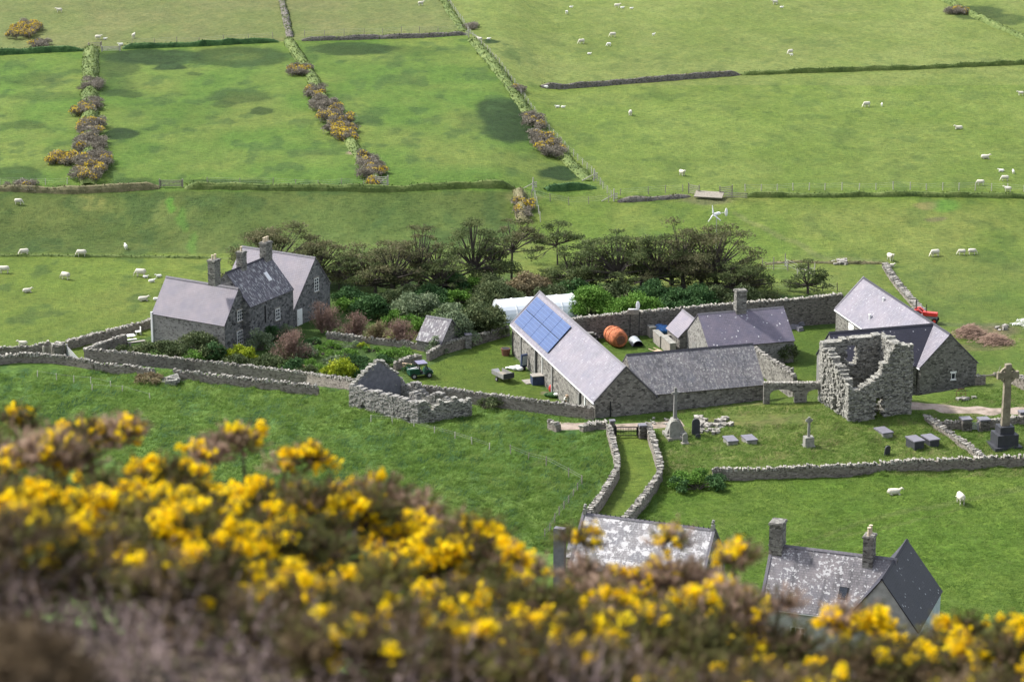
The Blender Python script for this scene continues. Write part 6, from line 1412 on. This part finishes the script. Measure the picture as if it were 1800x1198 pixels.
def person():
    p=at(993,716); T=thing('person','person in pale hat and dark trousers bending forward by the barn wall','person',p,R(-60)); r=rng(1)
    V=[(0,0,.92),(.06,0,1.12),(.20,0,1.30),(.33,0,1.42),(.42,0,1.50),(.50,0,1.58), (.0,.11,.88),(.05,.13,.48),(-.03,.14,.06),(.10,.14,.03), (.0,-.11,.88),(.10,-.14,.48),(.02,-.15,.06),(.15,-.15,.03), (.30,.20,1.36),(.42,.26,1.12),(.58,.20,.95),(.64,.17,.90), (.30,-.20,1.36),(.44,-.27,1.14),(.58,-.16,.98),(.64,-.13,.93)]
    E=[(0,1),(1,2),(2,3),(3,4),(4,5),(0,6),(6,7),(7,8),(8,9),(0,10),(10,11),(11,12),(12,13),(3,14),(14,15),(15,16),(16,17),(3,18),(18,19),(19,20),(20,21)]
    rad=[.15,.15,.16,.14,.06,.095,.10,.07,.045,.045,.10,.07,.045,.045,.06,.045,.035,.04,.06,.045,.035,.04]
    me=bpy.data.meshes.new('body'); me.from_pydata(V,E,[])
    o=link('body',me,T); md=o.modifiers.new('s','SKIN')
    for i,sv in enumerate(me.skin_vertices[0].data): sv.radius=(rad[i],rad[i]); sv.use_root=(i==0)
    o.modifiers.new('u','SUBSURF').levels=1; o.modifiers[-1].render_levels=1; me.materials.append(M['skin'])
    mb=MB(); mb.loft([[(x+rx*math.cos(6.2832*k/10),ry*math.sin(6.2832*k/10),z) for k in range(10)] for x,z,rx,ry in ((0,.90,.17,.2),(.06,1.1,.17,.2),(.19,1.28,.19,.23),(.31,1.42,.16,.23),(.36,1.49,.08,.1))]); mb.build('shirt',M['fleece2'],T,smooth=True)
    for s in (1,-1):
        mb=MB(); k=.05 if s<0 else 0; mb.tube([(0,s*.11,.95),(.05+k,s*.13,.48),(-.02+k,s*.145,.08)],[.135,.10,.075],8); mb.build('trouser_leg',M['black'],T)
        mb=MB(); mb.tube([(.28,s*.19,1.38),(.43,s*.27,1.12)],[.085,.065],7); mb.build('sleeve',M['fleece2'],T)
    mb=MB(); mb.cyl((.47,0,1.63),(.50,0,1.66),.23,.22,12); mb.ball((.50,0,1.69),(.13,.12,.10),10,6); mb.build('hat',M['wood_new'],T)
    p2=at(993,716); T2=thing('garden_tool','long pale-handled tool held low by the bending person','tool',p2,R(-60)); mb=MB(); mb.cyl((.62,.75,1.15),(.72,-.75,.12),.03,n=5); mb.build('handle',M['postl'],T2); mb=MB(); mb.box((.73,-.8,.08),(.14,.06,.05)); mb.build('blade',M['steel'],T2)
person()
# ================================================================ HILLTOP GORSE AND HEATHER
def sprigs(P,D,length,spn,sp,w,seed):
    """n sprigs at P pointing along D, each a brush of spn thin spines"""
    rs=np.random.RandomState(seed); n=len(P); t=rs.rand(n,spn,1); L=(length*rs.uniform(.6,1.3,n))[:,None,None]
    base=P[:,None,:]+D[:,None,:]*t*L; o=rs.randn(n,spn,3); o-= (o*D[:,None,:]).sum(-1,keepdims=True)*D[:,None,:]; o/=np.linalg.norm(o,axis=-1,keepdims=True)
    d=o*.85+D[:,None,:]*.65; tip=base+d*sp*rs.uniform(.6,1.3,(n,spn,1)); s=np.cross(d,D[:,None,:]); s/=np.linalg.norm(s,axis=-1,keepdims=True)+1e-9
    V=np.stack([base-s*w,base+s*w,tip],2).reshape(-1,3); F=np.arange(len(V)).reshape(-1,3)
    tipP=P+D*L[:,0,:]; a=np.cross(D,np.array([0.3,.5,.8])); a/=np.linalg.norm(a,axis=1)[:,None]; V2=np.stack([P-a*w*1.3,P+a*w*1.3,tipP],1).reshape(-1,3)
    return np.concatenate([V,V2]),np.concatenate([F,np.arange(len(V2)).reshape(-1,3)+len(V)]),tipP
def dirs(n,rs,up=.4):
    d=rs.randn(n,3); d/=np.linalg.norm(d,axis=1)[:,None]; d[:,2]=np.where(d[:,2]<-.3,-d[:,2],d[:,2]); d[:,2]+=up; d/=np.linalg.norm(d,axis=1)[:,None]; return d
_top=[(-200,740),(0,740),(70,750),(120,766),(230,794),(330,812),(400,828),(470,828),(540,818),(640,815),(720,835),(800,868),(880,915),(960,945),(1050,975),(1120,985),(1200,965),(1280,990),(1330,1085),(1400,1125),(1470,1138),(1560,1135),(1640,1100),(1700,1070),(1740,1060),(1800,1062),(2000,1070)]
_bot=[(-200,930),(0,950),(150,985),(300,1020),(500,1085),(650,1110),(900,1160),(1150,1200),(1350,1240),(2000,1290)]
TX=[a for a,b in _top]; TY=[b for a,b in _top]; BX=[a for a,b in _bot]; BY=[b for a,b in _bot]
def fdens(X,Y):
    v=0.0
    for cx,cy,rx,ry,a in ((40,780,50,35,.9),(215,860,90,60,1.3),(120,900,160,70,1.1),(60,860,90,60,.9),(330,930,160,90,1.1),(470,860,60,40,.8),(545,850,60,40,.6),(450,960,160,70,1.0),(640,1000,140,70,.9),(600,900,60,50,.6),(720,900,80,40,.5),(760,1010,100,60,.9),(700,1060,120,40,.9),(860,970,60,40,.6),(860,1070,90,50,.8),(1010,970,50,20,.7),(1060,1090,90,30,.7),(1190,1130,110,40,.8),(1300,1165,70,25,.5),(1185,965,22,14,.9),(1280,990,26,14,.8),(1530,1105,40,30,.9),(250,950,120,50,.8),(60,930,80,40,.6),(420,1020,120,40,.7),(560,860,90,50,.5),(1560,1150,60,50,.9),(1700,1140,90,50,1.2),(1780,1110,50,50,1.2),(1450,1180,80,30,.7),(1260,1190,90,20,.8),(1000,1160,60,40,.4),(520,1035,120,35,.75),(820,1115,110,35,.8),(1380,1170,80,30,.6),(300,985,80,25,.6),(930,1060,60,40,.6),(1120,1130,120,50,.7),(640,930,70,30,.6),(820,940,60,25,.5)):
        v=max(v,a*math.exp(-((X-cx)/rx)**2-((Y-cy)/ry)**2))
    return min(1,v+.10)
def tdens(X,Y):
    v=0.0
    for cx,cy,rx,ry in ((200,790,55,30),(370,800,60,28),(1150,1010,120,60),(1270,1040,90,60),(1000,1010,70,40),(1380,1060,50,40),(1100,1050,90,40),(760,900,70,50),(640,860,60,30),(500,840,40,20),(870,930,60,30),(1470,1105,40,35),(90,800,40,30),(1320,1120,60,40),(920,1000,60,30)):
        v=max(v,math.exp(-((X-cx)/rx)**2-((Y-cy)/ry)**2))
    return v
def campt(X,Y,d): q=ray(X,Y); return np.array([q[0],q[1],q[2]])*d+np.array([0,0,CAM_H])
BUSH={}
r=rng(900)
X=-140
while X<1960:
    t=np.interp(X,TX,TY); b=np.interp(X,BX,BY); Y=t+80
    while Y<b+95:
        f=(Y-t)/(b-t); d=8.6-2.4*min(f,1.25)+r.uniform(-.55,.55); row=0 if f<.42 else 1; key=(int((X+140)//265),row); BUSH.setdefault(key,[]).append((X+r.uniform(-30,30),Y+r.uniform(-14,14),d,r.choice([.04,.055,.07,.09])))
        Y+=46
    X+=50
for (X,Y,d,q) in ((190,785,8.6,.06),(150,775,8.5,.05),(215,775,8.5,.05),(395,800,8.4,.045),(425,790,8.4,.05),(370,810,8.4,.04),(350,812,8.3,.03),(540,822,8.2,.045),(500,830,8.2,.03),(1520,1115,7.6,.05),(1480,1105,7.6,.04),(1370,1075,7.7,.04),(1300,990,7.8,.04),(1180,962,8.0,.04),(1015,962,8.0,.04),(1290,1000,7.7,.03),(30,758,8.6,.05)):
    BUSH.setdefault((int((X+140)//265),0),[]).append((X,Y,d,q))
ORD=['first','second','third','fourth','fifth','sixth','seventh','eighth','ninth']
for (c_,row),lobes in sorted(BUSH.items()):
    rs=np.random.RandomState(1000+c_*10+row); cen=[campt(X,Y,d) for X,Y,d,q in lobes]; mx=np.mean(cen,0); g=float(hs(mx[0],mx[1])); o=np.array([mx[0],mx[1],g]); rr=rng(1100+c_*10+row)
    fl=np.mean([fdens(X,Y) for X,Y,d,q in lobes]); word='densely yellow-flowered' if fl>.5 else ('patchily yellow-flowered' if fl>.22 else 'mostly brown and bare')
    T=thing('gorse_bush','blurred %s gorse bush, %s from left in %s near row'%(word,ORD[c_],('upper','lower')[row]),'gorse',o,group='near gorse thicket on the hilltop')
    Pb=[];Db=[];Pf=[]; Po=[];Do=[];Pt=[];Dt=[]
    for (X,Y,d,q),c in zip(lobes,cen):
        n=int(190*(q/.075)**2); D=dirs(n,rs); P=c+D*q*rs.uniform(.35,1.0,n)[:,None]*np.array([1.3,1,.8])
        fd=fdens(X,Y)*(1 if Y<np.interp(X,BX,BY)+15 else .1); td=tdens(X,Y); m=rs.rand(n)<(.30+.45*fd)*(1-td); tn=(rs.rand(n)<td*1.1)&~m; Pt.append(P[tn]);Dt.append(D[tn]); Po.append(P[m]);Do.append(D[m]); Pb.append(P[~m&~tn]);Db.append(D[~m&~tn])
        k=rs.rand(n)<(.66*fd+.02)*(1.25 if rr.random()<.65 else .25); k&=D[:,2]>-.1; nb=vn(P[:,0]*27,P[:,2]*27+P[:,1]*13,3); k&=nb>.55
        Pf.append(P[k]+D[k]*.038)
    P=np.concatenate(Pb);D=np.concatenate(Db); V,F,tp=sprigs(P-o,D,.05,24,.016,.0017,5+c_); link('brown_spines',mesh('brown_spines',V,F,M['gbrown']),T)
    P=np.concatenate(Po);D=np.concatenate(Do)
    if len(P): V,F,tp=sprigs(P-o,D,.05,26,.015,.0019,6+c_); link('olive_spines',mesh('olive_spines',V,F,M['golive']),T)
    P=np.concatenate(Pt);D=np.concatenate(Dt)
    if len(P): V,F,tp=sprigs(P-o,D,.05,30,.017,.0017,7+c_); link('tan_spines',mesh('tan_spines',V,F,M['gtan']),T)
    P=np.concatenate(Pf)
    if len(P):
        Q=np.repeat(P,16,0)+rs.randn(len(P)*16,3)*.0075; V,F=cards(Q-o,.0082,7+c_,.8); link('blossom',mesh('blossom',V,F,M['gyel']),T)
    mb=MB()
    for c in cen[::2]:
        l=c-o; mb.tube([(l[0]*.3+rr.uniform(-.05,.05),l[1]*.3,-.1),(l[0]*.8,l[1]*.8,l[2]*.55),(l[0],l[1],l[2]+.03)],[.012,.009,.004],5)
    mb.build('stems',M['bark'],T)
def heather():
    rs=np.random.RandomState(44); n=15000; y=rs.uniform(2.2,7.2,n); x=rs.uniform(-1,1,n)*(.25+.22*y); 
    cl=sstep(.3,.7,fbm(x*3.6,y*3.0,5,3)); h=.02+.22*cl; k=rs.rand(len(x))<.25+.9*cl; x,y,h=x[k],y[k],h[k]; px,py=proj(x,y,hs(x,y)+h*.8+.06); k=(py>np.interp(px,BX,BY)-45); x,y,h=x[k],y[k],h[k]
    P=np.stack([x,y,hs(x,y)+rs.rand(len(x))*h],-1); D=dirs(len(x),rs,1.3); o=P[0].copy(); V,F,tp=sprigs(P-o,D,.085,20,.012,.0015,8); ob=link('heather',mesh('heather',V,F,M['heather']),None,o); ob['kind']='stuff'; ob['label']='blurred purplish-brown heather covering the hilltop edge'; ob['category']='heather'
heather()
def dark_corner():
    rs=np.random.RandomState(3); o=campt(10,1230,2.9); g=float(hs(o[0],o[1])); T=thing('heather_clump','very blurred dark heather clump in the bottom left corner','heather',(o[0],o[1],g)); base=np.array([o[0],o[1],g]); Ps=[];Ds=[]
    for X,Y,q in ((-20,1230,.05),(40,1235,.045),(90,1260,.03)):
        c=campt(X,Y,2.9); n=500; D=dirs(n,rs); Ps.append(c+D*q*rs.uniform(.1,1,n)[:,None]); Ds.append(D)
    V,F,tp=sprigs(np.concatenate(Ps)-base,np.concatenate(Ds),.04,24,.011,.0016,5); link('sprigs',mesh('sprigs',V,F,M['gbrown']),T)
    mb=MB(); mb.tube([(0,0,-.1),(0,0,o[2]-g)],[.012,.006],5); mb.build('stem',M['bark'],T)
dark_corner()
# ================================================================ LONG GRASS
def grass_tufts():
    rs=np.random.RandomState(12); n=150000; X=rs.uniform(-60,1860,n); Y=rs.uniform(612,1110,n); Y=612+(Y-612)**1.0
    yl=line_y([(a,b) for a,b,c in _LP],X); k=(Y>yl+3)&(~inpoly(X,Y,LANE)); top=np.interp(X,TX,TY)+10; k&=Y<top+15
    for t in TRACK: k&=segd(X,Y,t)>9
    X,Y=X[k],Y[k]; u=(X-900)/FPX; v=(Y-599)/FPX; dy=CT-v*ST; dz=-ST-v*CT; z=np.full(len(X),2.0)
    for _ in range(6):
        t=(z-CAM_H)/dz; x,y=u*t,dy*t; z=hs(x,y)
    z=z+hummock(*proj(x,y,z),x,y); P=np.stack([x,y,z],-1); 
    h=np.where(X<1160,.34,np.where(Y<838,.24,.13))*(.5+.9*fbm(x/1.6,y/2.2,51,3)); nb=4
    B_=np.repeat(P,nb,0); hh=np.repeat(h,nb)*rs.uniform(.6,1.3,len(B_)); B_=B_+rs.randn(len(B_),3)*[.14,.14,0]; a=rs.uniform(0,6.28,len(B_)); w_=.035
    s=np.stack([np.cos(a)*w_,np.sin(a)*w_,0*a],-1); tip=B_+np.stack([hh*.55+rs.randn(len(B_))*.06,-.1*hh+rs.randn(len(B_))*.06,hh],-1)
    V=np.stack([B_-s-[0,0,.03],B_+s-[0,0,.03],tip],1).reshape(-1,3); F=np.arange(len(V)).reshape(-1,3)
    o=link('long_grass',mesh('long_grass',V,F,M['tuft'])); o['kind']='stuff'; o['label']='long wind-combed grass of the near field and graveyard'; o['category']='grass'
grass_tufts()
